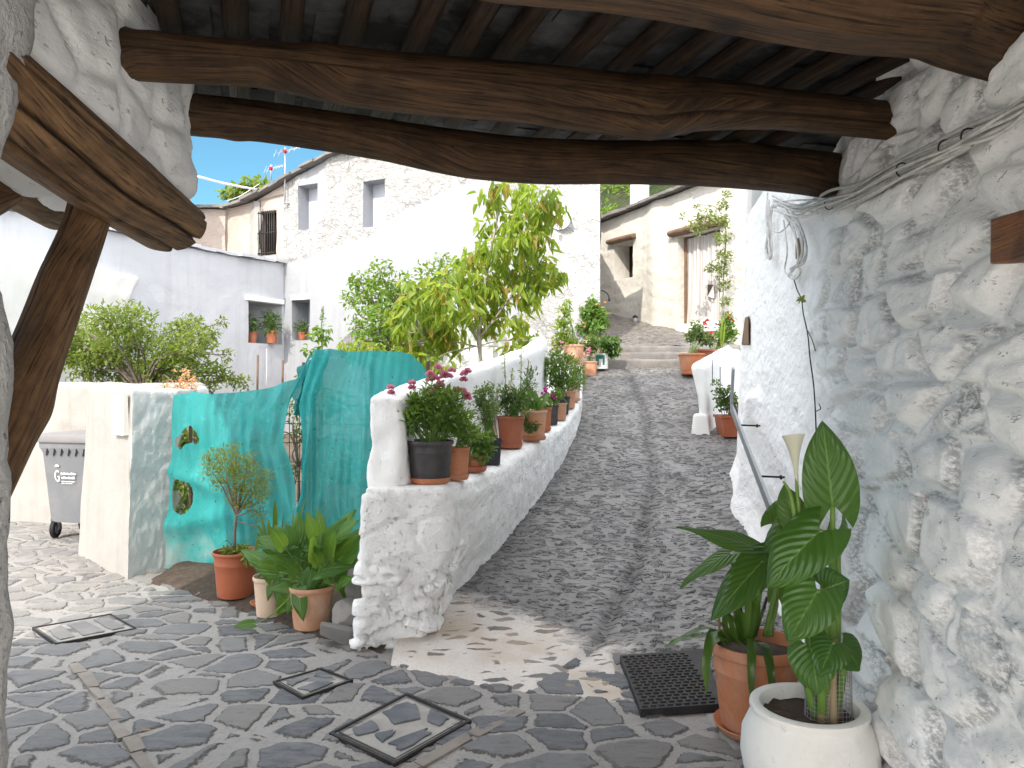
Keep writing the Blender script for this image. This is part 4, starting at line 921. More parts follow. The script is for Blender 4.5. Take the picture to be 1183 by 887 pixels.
# ---- cream house at the top of the lane
FH = thing('cream_house', 'low cream house at the top of the lane with slate roof and timber lintels', 'house', (3, 15, 2.5))
Lf = np.array([1.60, 17.0]); Rf = np.array([4.05, 12.9])
ztc = lambda s: float(np.interp(s, [0, .5, 1], [5.02, 5.15, 5.30])); s_ = lambda p: on_line(Lf, Rf, p)
hC = [hole(Lf, Rf, 709, 731, 280, 322, .5), hole(Lf, Rf, 783, 832, 268, 376, .35)]
def dcr(P, s): return .02 * fbm(P * 2.2, 3, 41) + .016 * fbm(P * np.array([4, 4, 11]), 3, 44) + .07 * np.exp(-((s - s_(758)) / .05) ** 2)
mb, RG, P0, d, nr, L = facade(Lf, Rf, ztc, 2.0, hC, None, .05, dcr); mb.build('wall', MT['cream'], FH)
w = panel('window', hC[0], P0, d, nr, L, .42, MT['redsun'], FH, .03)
fr0 = list(hC[0]); fr0[0] = fr0[0] + (fr0[1] - fr0[0]) * .72; fr0[1] = fr0[0] + .012; f_ = panel('window_frame', fr0, P0, d, nr, L, .30, MT['oldwood'], w)
for h, g0, g1, hh, nm in ((hC[0], .024, .02, .12, 'lintel'), (hC[1], .03, .03, .14, 'lintel')):
    a = P0 + d * (h[0] - g0) * L; b = P0 + d * (h[1] + g1) * L; z = h[3]
    log(nm, [(*(a + nr * .03), z + hh * .5), (*((a + b) / 2 + nr * .035), z + hh * .52), (*(b + nr * .03), z + hh * .5)], [hh * .5, hh * .55, hh * .5], MT['oldwood'], FH, seg=24, n=40, sx=1.6, flat=.8, seed=5)
panel('door', hC[1], P0, d, nr, L, .32, MT['oldwood'], FH, .02)
pb = list(hC[1]); pb[1] = pb[0] + .014; panel('door_frame', pb, P0, d, nr, L, .16, MT['oldwood'], FH)
pb = list(hC[1]); pb[3] = pb[2] + .05; pb[2] -= .12; panel('door_sill', pb, P0, d, nr, L, -.06, MT['plaster'], FH)
roof_line(Lf, Rf, ztc, 'roof', FH, over=.16, seed=12)
mb = MB(); bk = -nr * 4.5; q = [Lf - nr * .5, Rf - nr * .5, Rf + bk, Lf + bk]; zz = [5.12, 5.40, 6.3, 6.0]
hexa(mb, [(*p, z) for p, z in zip(q, zz)] + [(*p, z + .08) for p, z in zip(q, zz)]); mb.build('roof', MT['slate'], FH, smooth=False)
hd = [P0, d, nr, L, hC[1]]
# striped door curtain
def curtain():
    P0, d, nr, L, h = hd; t = NT('striped_curtain', .85, .1); uv = t.co('UV'); s = t.sep(uv)[0]
    w = t.math('SINE', t.math('MULTIPLY', s, 78)); w2 = t.math('SINE', t.math('ADD', t.math('MULTIPLY', s, 39), .6))
    c = t.mix(t.ramp(w, (.72, 0), (.92, 1)), (.55, .53, .52), (.50, .41, .38)); c = t.mix(t.ramp(w2, (.8, 0), (.96, .7)), c, (.36, .35, .35)); c = t.mix(t.ramp(t.noise(t.co(), 5, 4), (.4, 0), (.75, .3)), c, (.36, .33, .33)); t.base(c)
    nu, nv = 90, 30; V = []; UV = []
    for j in range(nv):
        for i in range(nu):
            a = i / (nu - 1); b = j / (nv - 1); dep = .035 * math.sin(a * 52 + 1.5 * math.sin(b * 2)) * (.35 + .65 * (1 - b)) + .02 * math.sin(a * 17)
            p = P0 + d * (h[0] + .014 + (h[1] - h[0] - .016) * a) * L - nr * (.17 + dep); V.append((*p, h[2] + .07 + (h[3] - h[2] - .10) * b)); UV.append((a, b))
    mb = MB(); mb.add(V, [(j * nu + i, j * nu + i + 1, (j + 1) * nu + i + 1, (j + 1) * nu + i) for j in range(nv - 1) for i in range(nu - 1)], UV)
    o = mb.build('door_curtain', t.m); tag(o, 'grey curtain with red and dark stripes hanging in the cream house doorway', 'curtain')
    b = MB(); q = P0 + d * (h[0] + .62 * (h[1] - h[0])) * L - nr * .105; q2 = q + d * .16; z = h[2] + .52
    b.add([(*q, z), (*q2, z - .04), (*(q2 - d * .01), z + .20), (*q, z + .22)], [(0, 1, 2, 3)]); r = b.build('patch', MT['rust'], o, smooth=False)
    b = MB(); b.add([(*(q + nr * .004), z), (*(q2 + nr * .004), z - .04), (*(q2 - d * .01 + nr * .004), z + .20)], [(0, 1, 2)]); b.build('patch', MT['tile'], o, smooth=False)
curtain()
# white round chimney of the house behind
CH = thing('round_chimney', 'white round chimney rising behind the slate roof of the cream house', 'chimney', (3.1, 19.2, 3.5))
c = at(739, 240, 19.2); lathe(MB(), [(.25, 3.6), (.245, 5.6), (.235, 6.3), (.23, 6.9)], (c[0], 19.2, 0), 28, .02).build('shaft', MT['plaster'], CH)
lathe(MB(), [(.23, 6.85), (.30, 6.86), (.30, 6.93), (.12, 7.1), (0, 7.1)], (c[0], 19.2, 0), 28).build('cap', MT['slate'], CH)
# black lamp and hook on the white and cream walls
p = P0 + d * s_(740) * L; zl = zpx(Lf, Rf, s_(740), 371) 
FL = thing('floor_lamp', 'small black lantern standing at the foot of the cream wall', 'lantern', (*(p + nr * .14), zl - .08))
q = p + nr * .14; lathe(MB(), [(0, 0), (.05, 0), (.05, .02), (.036, .03)], (q[0], q[1], zl - .06), 12).build('base', MT['bracket'], FL); lathe(MB(), [(.036, .03), (.045, .12)], (q[0], q[1], zl - .06), 12).build('glass', MT['panel'], FL); lathe(MB(), [(.055, .12), (.05, .15), (0, .19)], (q[0], q[1], zl - .06), 12).build('cap', MT['bracket'], FL)
w0 = at(693, 336, 12.62); mb = MB(); tube(mb, spline([w0 + [-.05, 0, 0], w0 + [.05, -.02, .0], w0 + [.13, -.02, -.06], w0 + [.15, -.02, -.13]], 12), .011, 8); tube(mb, [w0 + [.15, -.02, -.13], w0 + [.15, -.02, -.17]], .022, 8); tag(mb.build('wall_hook', MT['bracket']), 'black curved iron hook at the right corner of the white house', 'hook')
# satellite dish on the rough wall
sd = thing('satellite_dish', 'white dish fixed on the rough white wall behind the treetop', 'dish', at(652, 252, 12.5))
c = at(647, 250, 12.42); ax = np.array([-.35, -.75, -.25]); ax /= np.linalg.norm(ax); a1 = np.cross(ax, [0, 0, 1]); a1 /= np.linalg.norm(a1); a2 = np.cross(a1, ax)
def dish(mb, sgn):
    V = []; F = []; n = 28
    for i, r in enumerate((0.001, .07, .14, .20)):
        for k in range(n): th = k / n * 6.283; V.append(c + a1 * r * math.cos(th) + a2 * r * math.sin(th) + ax * (r * r * 1.2 + sgn))
    for i in range(3):
        for k in range(n): F.append((i * n + k, i * n + (k + 1) % n, (i + 1) * n + (k + 1) % n, (i + 1) * n + k))
    b = len(V)
    mb.add(V, F)
m = MB(); dish(m, 0); dish(m, -.012); m.build('reflector', MT['whitepaint'], sd)
m = MB(); tube(m, spline([c - a2 * .19 + ax * .05, c - a2 * .12 + ax * .2, c + ax * .26], 8), .009, 6); tube(m, [c + ax * .22, c + ax * .28], .025, 8); m.build('arm', MT['antenna'], sd)
m = MB(); tube(m, [c - ax * .01, c - ax * .12, c - ax * .2 + np.array([.1, .06, .02])], .018, 8); m.build('bracket', MT['antenna'], sd)
# aerials on the roof
for (px, pt, pb_, lab) in ((330, 170, 236, 'taller aerial with red and white rods on the roof edge'), (314, 190, 208, 'shorter slim aerial on the roof edge left of the other')):
    e = at(px, 205, 15.4); T_ = thing('tv_aerial', lab, 'aerial', (e[0], 15.35, 5.0)); mb = MB(); zb, ztp = at(px, pb_, 15.35)[2], at(px, pt, 15.35)[2]
    tube(mb, [(e[0], 15.35, zb), (e[0], 15.35, ztp)], .014, 6)
    if pb_ > 220: tube(mb, [(e[0], 15.35, at(0, 234, 15.35)[2]), (e[0] + .16, 15.45, at(0, 234, 15.35)[2])], .02, 6)
    mb.build('mast', MT['antenna'], T_)
    mb = MB(); bl = .5 if pb_ > 220 else .3; bd = np.array([.9, -.3, .12]) * bl; z = ztp - .08; bs = np.array([e[0], 15.35, z])
    tube(mb, [bs - bd * .5, bs + bd], .008, 5)
    for i in range(7):
        q = bs - bd * .5 + bd * 1.5 * i / 6; hl = .10 - .008 * i; tube(mb, [q + np.array([.02, .05, hl]), q - np.array([.02, .05, hl])], .005, 4)
    mb.build('rods', MT['antenna'], T_); mb = MB(); box(mb, bs - .03, bs + .03); mb.build('junction_box', MT['fl_red'], T_)
mb = MB(); tube(mb, spline([at(229, 204, 13.4), at(260, 212, 14.2), at(296, 219, 15.9)], 10), .022, 8); tag(mb.build('overhead_pipe', MT['whitepaint']), 'thin white pipe crossing the blue sky above the old house', 'pipe')
mb = MB(); tube(mb, spline([at(262, 232, 15.9), at(278, 226, 16.6), at(300, 212, 18)], 8), .008, 5); tag(mb.build('overhead_wire', MT['whitepaint']), 'thin pale wire sloping up from the old house eaves', 'wire')
# ================================================================== garden wall with its gate pillar
GW = thing('garden_wall', 'low whitewashed garden wall with thick gate pillar beside the grey bin', 'wall', (-4, 7.8, 0))
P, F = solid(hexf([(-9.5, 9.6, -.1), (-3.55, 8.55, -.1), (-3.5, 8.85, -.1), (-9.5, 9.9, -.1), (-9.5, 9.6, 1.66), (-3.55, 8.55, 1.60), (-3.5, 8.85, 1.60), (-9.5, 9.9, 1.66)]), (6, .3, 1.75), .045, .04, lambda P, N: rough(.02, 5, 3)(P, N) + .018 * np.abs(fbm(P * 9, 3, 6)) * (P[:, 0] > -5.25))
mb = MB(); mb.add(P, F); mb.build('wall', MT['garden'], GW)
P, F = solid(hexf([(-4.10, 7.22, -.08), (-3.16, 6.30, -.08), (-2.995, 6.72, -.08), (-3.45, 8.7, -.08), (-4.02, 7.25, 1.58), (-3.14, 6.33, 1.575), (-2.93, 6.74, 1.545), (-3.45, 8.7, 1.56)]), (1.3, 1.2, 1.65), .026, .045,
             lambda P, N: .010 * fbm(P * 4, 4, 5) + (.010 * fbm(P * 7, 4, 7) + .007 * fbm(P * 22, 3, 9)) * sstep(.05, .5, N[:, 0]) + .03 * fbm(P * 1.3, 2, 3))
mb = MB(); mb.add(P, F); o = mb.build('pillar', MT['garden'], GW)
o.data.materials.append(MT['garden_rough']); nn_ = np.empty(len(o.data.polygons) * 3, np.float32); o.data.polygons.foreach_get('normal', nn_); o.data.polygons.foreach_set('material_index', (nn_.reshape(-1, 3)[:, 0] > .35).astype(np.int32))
# tile plaque on the pillar front
pa, pb_ = np.array([-4.06, 7.235]), np.array([-3.15, 6.315]); pd = (pb_ - pa) / np.linalg.norm(pb_ - pa); pn = np.array([-pd[1] * -1 * -1, 0]); pn = np.array([pd[1], -pd[0]])
def pil(px, py, off):
    t = on_line(pa, pb_, px); p = pa + (pb_ - pa) * t; return np.array([*(p + pn * off), EYE + (CY - py) / FPX * p[1]])
TP = thing('wall_plaque', 'white tile plaque with a faded print on the gate pillar', 'plaque', pil(142, 480, .02))
mb = MB(); hexa(mb, [pil(133, 501, .03), pil(146.5, 503, .03), pil(146.5, 503, -.02), pil(133, 501, -.02), pil(133.5, 457, .03), pil(147.5, 455, .03), pil(147.5, 455, 0), pil(133.5, 457, 0)]); mb.build('tile', MT['tile'], TP, smooth=False)
mb = MB(); mb.add([pil(134.6, 496, .033), pil(143.2, 497, .033), pil(143.4, 484, .033), pil(139, 482, .033), pil(138.2, 479, .033), pil(137.2, 479, .033), pil(137, 484, .033), pil(134.8, 485, .033)], [tuple(range(8))]); mb.build('print', MT['tileprint'], TP, smooth=False)

# ================================================================== curved retaining wall, its ledge and parapet
RW = thing('retaining_wall', 'curving whitewashed stone retaining wall with pot ledge and parapet along the lane', 'wall', (-.4, 5.5, 0))
SY = [4.60, 5.0, 5.3, 5.9, 7.2, 8.2, 8.9, 9.6, 10.6, 11.4]
fb = lambda y, v: np.interp(y, SY, v)
botR = [-.54, -.47, -.43, -.20, .24, .52, .70, .82, .95, 1.02]
topR = [-.38, -.32, -.24, -.05, .30, .58, .745, .86, .97, 1.03]
parO = [-.67, -.60, -.51, -.34, .0, .27, .40, .45, .50, .54]
inn = [-.88, -.82, -.74, -.58, -.22, .02, .12, .15, .2, .2]
ledZ = [.985, .97, .97, .985, 1.10, 1.19, 1.30, 1.45, 1.72, 1.9]
def rwf(u):
    a, b, c = u[:, 0], u[:, 1], u[:, 2]; y = 4.58 + b * 6.85
    c2 = np.clip(c, 0, 1); xr = fb(y, botR) + (fb(y, topR) - fb(y, botR)) * np.interp(c2, [0, .35, .6, .9, 1], [0, .35, .85, 1.12, 1]); xl = fb(y, inn) - .02 - .04 * (1 - c)
    x = xl + (xr - xl) * a; zb = np.where(y < 4.7, -.06, lane_z(y) - .2); z = zb + (fb(y, ledZ) - zb) * c; y = y + .05 * (1 - c) * (b < .03) - .05 * a * (1 - b) ** 20 * -1
    return np.stack([x, y, z], 1)
def rwd(P, N):
    near = 1 - sstep(4.75, 5.5, P[:, 1]); low = 1 - sstep(.38, .60, P[:, 2] - .02)
    w = np.stack([(P[:, 0] + P[:, 1]) * 2.6 + .35 * vnoise(P * 4, 3), P[:, 2] * 11 + .5 * vnoise(P * 3, 4)], 1); e, idr = worley(w, 17)
    w2 = np.stack([(P[:, 0] + P[:, 1]) * 2.2 + .3 * vnoise(P * 3, 13), P[:, 2] * 4 + .5 * vnoise(P * 3, 14)], 1); e2, id2 = worley(w2 * np.array([.8, 1.25]), 27)
    side = 1 - .8 * sstep(.6, .95, N[:, 2])
    return (.028 * fbm(P * 3.2, 4, 6) + .012 * fbm(P * 13, 3, 8) + .022 * (sstep(0, .10, e2) * (.5 + .8 * id2) - .5) * (.15 + .6 * near) + near * low * (.075 * sstep(0, .09, e) * (.35 + idr) - .05)) * side
P, F = solid(rwf, (.5, 6.85, 1.0), .0155, .05, rwd); mb = MB(); mb.add(P, F); mb.build('base', MT['lime'], RW)
# parapet: up the ledge and then curling left around the bed under the tree
pc = spline([(-.77, 4.66, 1.53), (-.66, 5.3, 1.60), (-.48, 5.9, 1.68), (-.12, 7.2, 1.84), (.14, 8.1, 1.97), (.29, 8.9, 2.10), (.26, 9.7, 2.26), (.02, 10.2, 2.40), (-.4, 10.45, 2.47), (-1.0, 10.5, 2.46)], 160)
Tp = np.gradient(pc[:, :2], axis=0); Tp /= np.linalg.norm(Tp, axis=1)[:, None]; Sp = np.stack([Tp[:, 1], -Tp[:, 0]], 1)
def paf(u):
    i = np.clip(u[:, 1], 0, 1) * 159; c = np.stack([np.interp(i, range(160), pc[:, k]) for k in range(3)], 1); s = np.stack([np.interp(i, range(160), Sp[:, k]) for k in range(2)], 1)
    xy = c[:, :2] + s * ((u[:, 0] - .5) * (.215 + .03 * (1 - u[:, 2])))[:, None]; zb = np.minimum(fb(c[:, 1], ledZ) - .05, c[:, 2] - .35); return np.column_stack([xy, zb + (c[:, 2] - zb) * u[:, 2]])
def pad(P, N): return .018 * fbm(P * 4, 4, 2) + .009 * fbm(P * 13, 4, 6) + .05 * (fbm(P * 6, 3, 12)) * (1 - sstep(4.62, 4.85, P[:, 1]))
P, F = solid(paf, (.21, 7.2, .6), .024, .05, pad); mb = MB(); mb.add(P, F); mb.build('parapet', MT['parapet'], RW)
# low white flank wall on the right of the lane
P, F = solid(hexf([(2.18, 9.15, .85), (2.34, 9.1, .85), (3.2, 10.6, .85), (3.04, 10.65, .85), (2.16, 9.2, at(0, 422, 9.2)[2]), (2.30, 9.15, at(0, 422, 9.2)[2]), (3.16, 10.6, at(0, 402, 10.5)[2]), (3.0, 10.65, at(0, 402, 10.5)[2])]), (.16, 1.7, 1.0), .03, .05, lambda P, N: .012 * fbm(P * 5, 4, 3) + .06 * np.sin((P[:, 2] - .8) * 3.6) * -1.0 * (N[:, 0] < -.3))
FW = thing('flank_wall', 'low white plastered flank wall with rounded end beside the steps', 'wall', (2.6, 9.9, 1.0)); mb = MB(); mb.add(P, F); mb.build('wall', MT['parapet'], FW)
P, F = solid(hexf([(2.12, 9.12, .8), (2.38, 9.05, .8), (2.38, 9.28, .8), (2.16, 9.3, .8), (2.16, 9.14, 1.25), (2.33, 9.1, 1.25), (2.33, 9.24, 1.25), (2.18, 9.26, 1.25)]), (.25, .2, .45), .03, .05, rough(.02, 6, 3)); mb = MB(); mb.add(P, F); mb.build('footing', MT['plaster'], FW)

# ================================================================== shade net on a wire fence
nA, nB = np.array([-2.86, 6.62]), np.array([-.66, 5.92]); nd = (nB - nA); nn2 = np.array([nd[1], -nd[0]]) / np.linalg.norm(nd)
def netxy(px): 
    k = (px - CX) / FPX; return (k * nA[1] - nA[0]) / (nd[0] - k * nd[1])
def net_panel(name, label, pxl, pxr, topf, botf, foldf, hole_=None, group=None, off=0):
    nu, nv = 170, 150; a, b = np.meshgrid(np.linspace(0, 1, nu), np.linspace(0, 1, nv)); a = a.ravel(); b = b.ravel()
    px = pxl(b) + (pxr(b) - pxl(b)) * a; p = nA + nd * netxy(px)[:, None]; zt = EYE + (CY - topf(px)) / FPX * p[:, 1]; zb = EYE + (CY - botf(px)) / FPX * p[:, 1]
    p2 = p + nn2 * (foldf(a, b) + off)[:, None]; V = np.column_stack([p2, zt + (zb - zt) * b]); keep = np.ones((nv, nu), bool)
    if hole_: keep = ~hole_(a + .5 / nu, b + .5 / nv).reshape(nv, nu)
    F = [(j * nu + i, j * nu + i + 1, (j + 1) * nu + i + 1, (j + 1) * nu + i) for j in range(nv - 1) for i in range(nu - 1) if keep[j, i]]
    mb = MB(); mb.add(V, F, np.column_stack([a * 2.2, b * 2.6])); return tag(mb.build(name, MT['net']), label, 'net', group)
def nz(a, b, c, s): return vnoise(np.stack([a, b, 0 * a + c], 1), s)
ip = lambda xs, ys: (lambda p: np.interp(p, xs, ys))
topL = ip([205, 225, 245, 275, 305, 325, 340, 352, 362], [456, 452, 455, 453, 449, 443, 438, 425, 410])
botL = ip([200, 215, 240, 300, 345], [664, 668, 664, 670, 660])
def fL(a, b):
    f = .05 * np.sin(a * 13 + 2.2 * b + 2 * nz(a * 3, b * 2, 0, 1)) * (.25 + .8 * b) + .035 * nz(a * 9 + b * 2, b * 1.8, 1, 2) + .03 * np.sin(a * 34 - 9 * b) * sstep(.55, .9, a)
    f += .06 * np.exp(-((b - .42 - .25 * a) / .05) ** 2) * sstep(.7, .3, a) + .09 * np.exp(-((b - .72 + .12 * a) / .06) ** 2) * (1 - a) + .10 * sstep(.75, 1, a) * np.sin(b * 7) * .5
    return f * (.55 + .45 * sstep(0, .25, a)) + .012 * np.sin(a * 75 + 5 * nz(a * 4, b * 2, 6, 8)) * (.4 + .6 * nz(a * 5, b * 3, 2, 9)) + .007 * nz(a * 25, b * 12, 4, 3)
def hL(a, b):
    e1 = ((a - .13) / .11) ** 2 + ((b - .245 - .02 * np.sin(a * 30)) / .048) ** 2; e2 = ((a - .10) / .09) ** 2 + ((b - .55 - .03 * nz(a * 8, b * 8, 1, 4)) / .10) ** 2
    return (e1 + .25 * nz(a * 20, b * 20, 2, 5) < 1) | (e2 + .25 * nz(a * 20, b * 20, 3, 6) < 1)
net_panel('shade_net', 'lower torn piece of teal shade net with two holes beside the pillar', lambda b: 200 - 8 * b, ip([0, .12, .3, .6, .75, 1], [364, 342, 330, 338, 345, 352]), topL, botL, fL, hL, 'teal shade nets hung on the fence')
topR_ = ip([325, 345, 360, 372, 386, 400, 430, 462, 476, 484, 490, 493], [452, 428, 412, 405, 403, 406, 405, 406, 409, 418, 432, 455])
def fR(a, b):
    f = .035 * np.sin(a * 15 + 1.2 * b + 2 * nz(a * 3, b, 0, 11)) * (.3 + b) + .05 * nz(a * 7, b * 1.6, 1, 12) + .05 * np.exp(-((a - .08 - .02 * b) / .05) ** 2) + .03 * np.sin(a * 46 + 6 * b) * sstep(.3, .05, a)
    return f + .07 * np.exp(-((b - .72) / .05) ** 2) * sstep(.35, 0, a) + .010 * np.sin(a * 80 + 5 * nz(a * 4, b * 2, 6, 18)) * (.4 + .6 * nz(a * 5, b * 3, 2, 19)) + .006 * nz(a * 25, b * 12, 4, 13) - .06 * sstep(.86, 1, a)
net_panel('shade_net', 'taller smooth piece of teal shade net behind the retaining wall', ip([0, .1, .2, .35, .6, .72, .8, 1], [366, 358, 350, 352, 346, 345, 352, 345]), lambda b: 491 - 4 * b, topR_, ip([330, 440, 495], [655, 650, 640]), fR, None, 'teal shade nets hung on the fence', .03)
net_panel('shade_net', 'small dark folded scrap of teal net between the two larger pieces', ip([0, 1], [338, 330]), ip([0, .5, 1], [372, 362, 350]), ip([325, 345, 372], [440, 420, 404]), lambda p: 480 + 0 * p, lambda a, b: .05 * np.sin(a * 18 + 4 * b) + .03 * nz(a * 6, b * 6, 1, 21), None, 'teal shade nets hung on the fence', -.10)
WF = thing('wire_fence', 'rusty wire fence with thin posts behind the teal nets', 'fence', (-1.9, 6.3, 0))
for px in (207, 268, 340, 352, 420, 486):
    t = netxy(px); p = nA + nd * t - nn2 * .14; mb = MB(); tube(mb, [(*p, -.02), (*p, 1.5 if px < 340 else 1.78)], .016, 8); mb.build('post', MT['rust'], WF)
mb = MB()
for z in np.arange(.15, 1.45, .16): tube(mb, [(*(nA - nn2 * .12), z), (*(nB - nn2 * .12), z)], .003, 4)
for i in range(24): p = nA + nd * (i + .5) / 24 - nn2 * .12; tube(mb, [(*p, .05), (*p, 1.42)], .003, 4)
mb.build('wire_mesh', MT['rust'], WF)

# ================================================================== wheelie bin
WB = thing('wheelie_bin', 'grey plastic wheelie bin with ribbed lid lip half hidden behind the pillar', 'bin', (-4.5, 8.05, 0))
ang = math.radians(-14); bc = np.array([-4.50, 8.14])
def bp(x, y, z): c, s = math.cos(ang), math.sin(ang); return (bc[0] + c * x - s * y, bc[1] + s * x + c * y, z)
mb = MB(); lv = [(.17, .255, .23), (.22, .262, .235), (.6, .285, .265), (.94, .305, .30), (.945, .325, .32), (1.0, .325, .32)]
V = []; F = []
for z, a, b in lv:
    r = .05
    for (sx, sy) in ((-1, -1), (1, -1), (1, 1), (-1, 1)):
        for k in range(4):
            th = {(-1, -1): math.pi, (1, -1): 1.5 * math.pi, (1, 1): 0, (-1, 1): .5 * math.pi}[(sx, sy)] + k / 3 * math.pi / 2; V.append(bp(sx * (a - r) + r * math.cos(th), sy * (b - r) + r * math.sin(th), z))
for i in range(len(lv) - 1):
    for k in range(16): F.append((i * 16 + k, i * 16 + (k + 1) % 16, (i + 1) * 16 + (k + 1) % 16, (i + 1) * 16 + k))
F.append(tuple(range(16))[::-1]); mb.add(V, F)
for i in range(6):                                                     # zig-zag ribs under the rim
    x0 = -.27 + i * .09; hexa(mb, [bp(x0 + .04, -.312, .868), bp(x0 + .05, -.312, .868), bp(x0 + .05, -.29, .868), bp(x0 + .04, -.29, .868), bp(x0, -.332, .945), bp(x0 + .085, -.332, .945), bp(x0 + .085, -.30, .945), bp(x0, -.30, .945)])
mb.build('body', MT['bin'], WB, sharp=40)
mb = MB(); V = []; F = []
for z, a, b in ((1.003, .345, .34), (1.025, .35, .345), (1.07, .335, .33), (1.095, .29, .28)):
    for (sx, sy) in ((-1, -1), (1, -1), (1, 1), (-1, 1)):
        for k in range(4): th = {(-1, -1): math.pi, (1, -1): 1.5 * math.pi, (1, 1): 0, (-1, 1): .5 * math.pi}[(sx, sy)] + k / 3 * math.pi / 2; V.append(bp(sx * (a - .05) + .05 * math.cos(th), sy * (b - .05) + .05 * math.sin(th), z))
for i in range(3):
    for k in range(16): F.append((i * 16 + k, i * 16 + (k + 1) % 16, (i + 1) * 16 + (k + 1) % 16, (i + 1) * 16 + k))
F += [tuple(range(16))[::-1], tuple(48 + k for k in range(16))]; mb.add(V, F); mb.build('lid', MT['binlid'], WB, sharp=40)
mb = MB(); tube(mb, [bp(-.335, -.1, .74), bp(-.36, -.1, .74)], .075, 16); mb.build('side_boss', MT['bin'], WB, sharp=40)
for sx, sy in ((-1, -1), (1, -1), (1, 1), (-1, 1)):
    mb = MB(); c = np.array(bp(sx * .215, sy * .19, .095)); ax = np.array(bp(1, .35, 0)) - np.array(bp(0, 0, 0)); ax /= np.linalg.norm(ax); ax[2] = 0
    o1, o2 = c - ax * .022, c + ax * .022; b1 = np.cross(ax, [0, 0, 1]); n = 24; V = []
    for q, r in ((o1, .06), (o1, .088), (o1 + ax * .008, .096), (o2 - ax * .008, .096), (o2, .088), (o2, .06)):
        for k in range(n): th = k / n * 6.2832; V.append(q + b1 * r * math.cos(th) + np.array([0, 0, 1]) * r * math.sin(th))
    mb.add(V, [(i * n + k, i * n + (k + 1) % n, (i + 1) * n + (k + 1) % n, (i + 1) * n + k) for i in range(5) for k in range(n)]); w = mb.build('wheel', MT['rubber'], WB, sharp=40)
    mb = MB(); tube(mb, [c - ax * .018, c + ax * .018], .062, 20); mb.build('hub', MT['bin'], w)
    mb = MB()
    for s in (-1, 1): hexa(mb, [c + ax * s * .032 + b1 * -.02 + [0, 0, -.01], c + ax * s * .032 + b1 * .02 + [0, 0, -.01], c + ax * s * .038 + b1 * .02 + [0, 0, -.01], c + ax * s * .038 + b1 * -.02 + [0, 0, -.01], c + ax * s * .032 + b1 * -.05 + [0, 0, .11], c + ax * s * .032 + b1 * .03 + [0, 0, .11], c + ax * s * .038 + b1 * .03 + [0, 0, .11], c + ax * s * .038 + b1 * -.05 + [0, 0, .11]])
    tube(mb, [c + [0, 0, .10], c + [0, 0, .135]], .04, 12); mb.build('fork', MT['steel'], w, sharp=40)
def text_mesh(body, size):
    cu = bpy.data.curves.new('t', 'FONT'); cu.body = body; cu.size = size; cu.resolution_u = 3; o = bpy.data.objects.new('t', cu); COL.objects.link(o); bpy.context.view_layer.update()
    me = o.evaluated_get(bpy.context.evaluated_depsgraph_get()).to_mesh(); V = [tuple(v.co) for v in me.vertices]; F = [tuple(p.vertices) for p in me.polygons]; bpy.data.objects.remove(o); bpy.data.curves.remove(cu); return V, F
mb = MB()
def on_front(V, x0, z0): return [bp(x0 + v[0], -(.282 + (z0 + v[1] - .6) * .103) - .006, z0 + v[1]) for v in V]
V, F = text_mesh('G', .17); mb.add(on_front([(v[0] * .55, v[1], v[2]) for v in V], -.13, .60), F)
mb.add(on_front([(0, 0), (.055, .0), (.045, .018), (.03, .024), (.008, .016)], -.115, .755), [(0, 1, 2, 3, 4)])
# the two lines of print are worn past reading: rows of small worn strokes
rr_ = random.Random(2)
for z0, hh, x1 in ((.672, .026, .135), (.630, .026, .120), (.598, .010, .10), (.580, .008, .08)):
    x_ = -.045
    while x_ < x1:
        w_ = .007 + rr_.random() * .010; h_ = hh * (.6 + .4 * rr_.random()); mb.add(on_front([(0, 0), (w_, 0), (w_, h_), (0, h_)], x_, z0), [(0, 1, 2, 3)]); x_ += w_ + .005
mb.build('logo', MT['print'], WB, smooth=False)

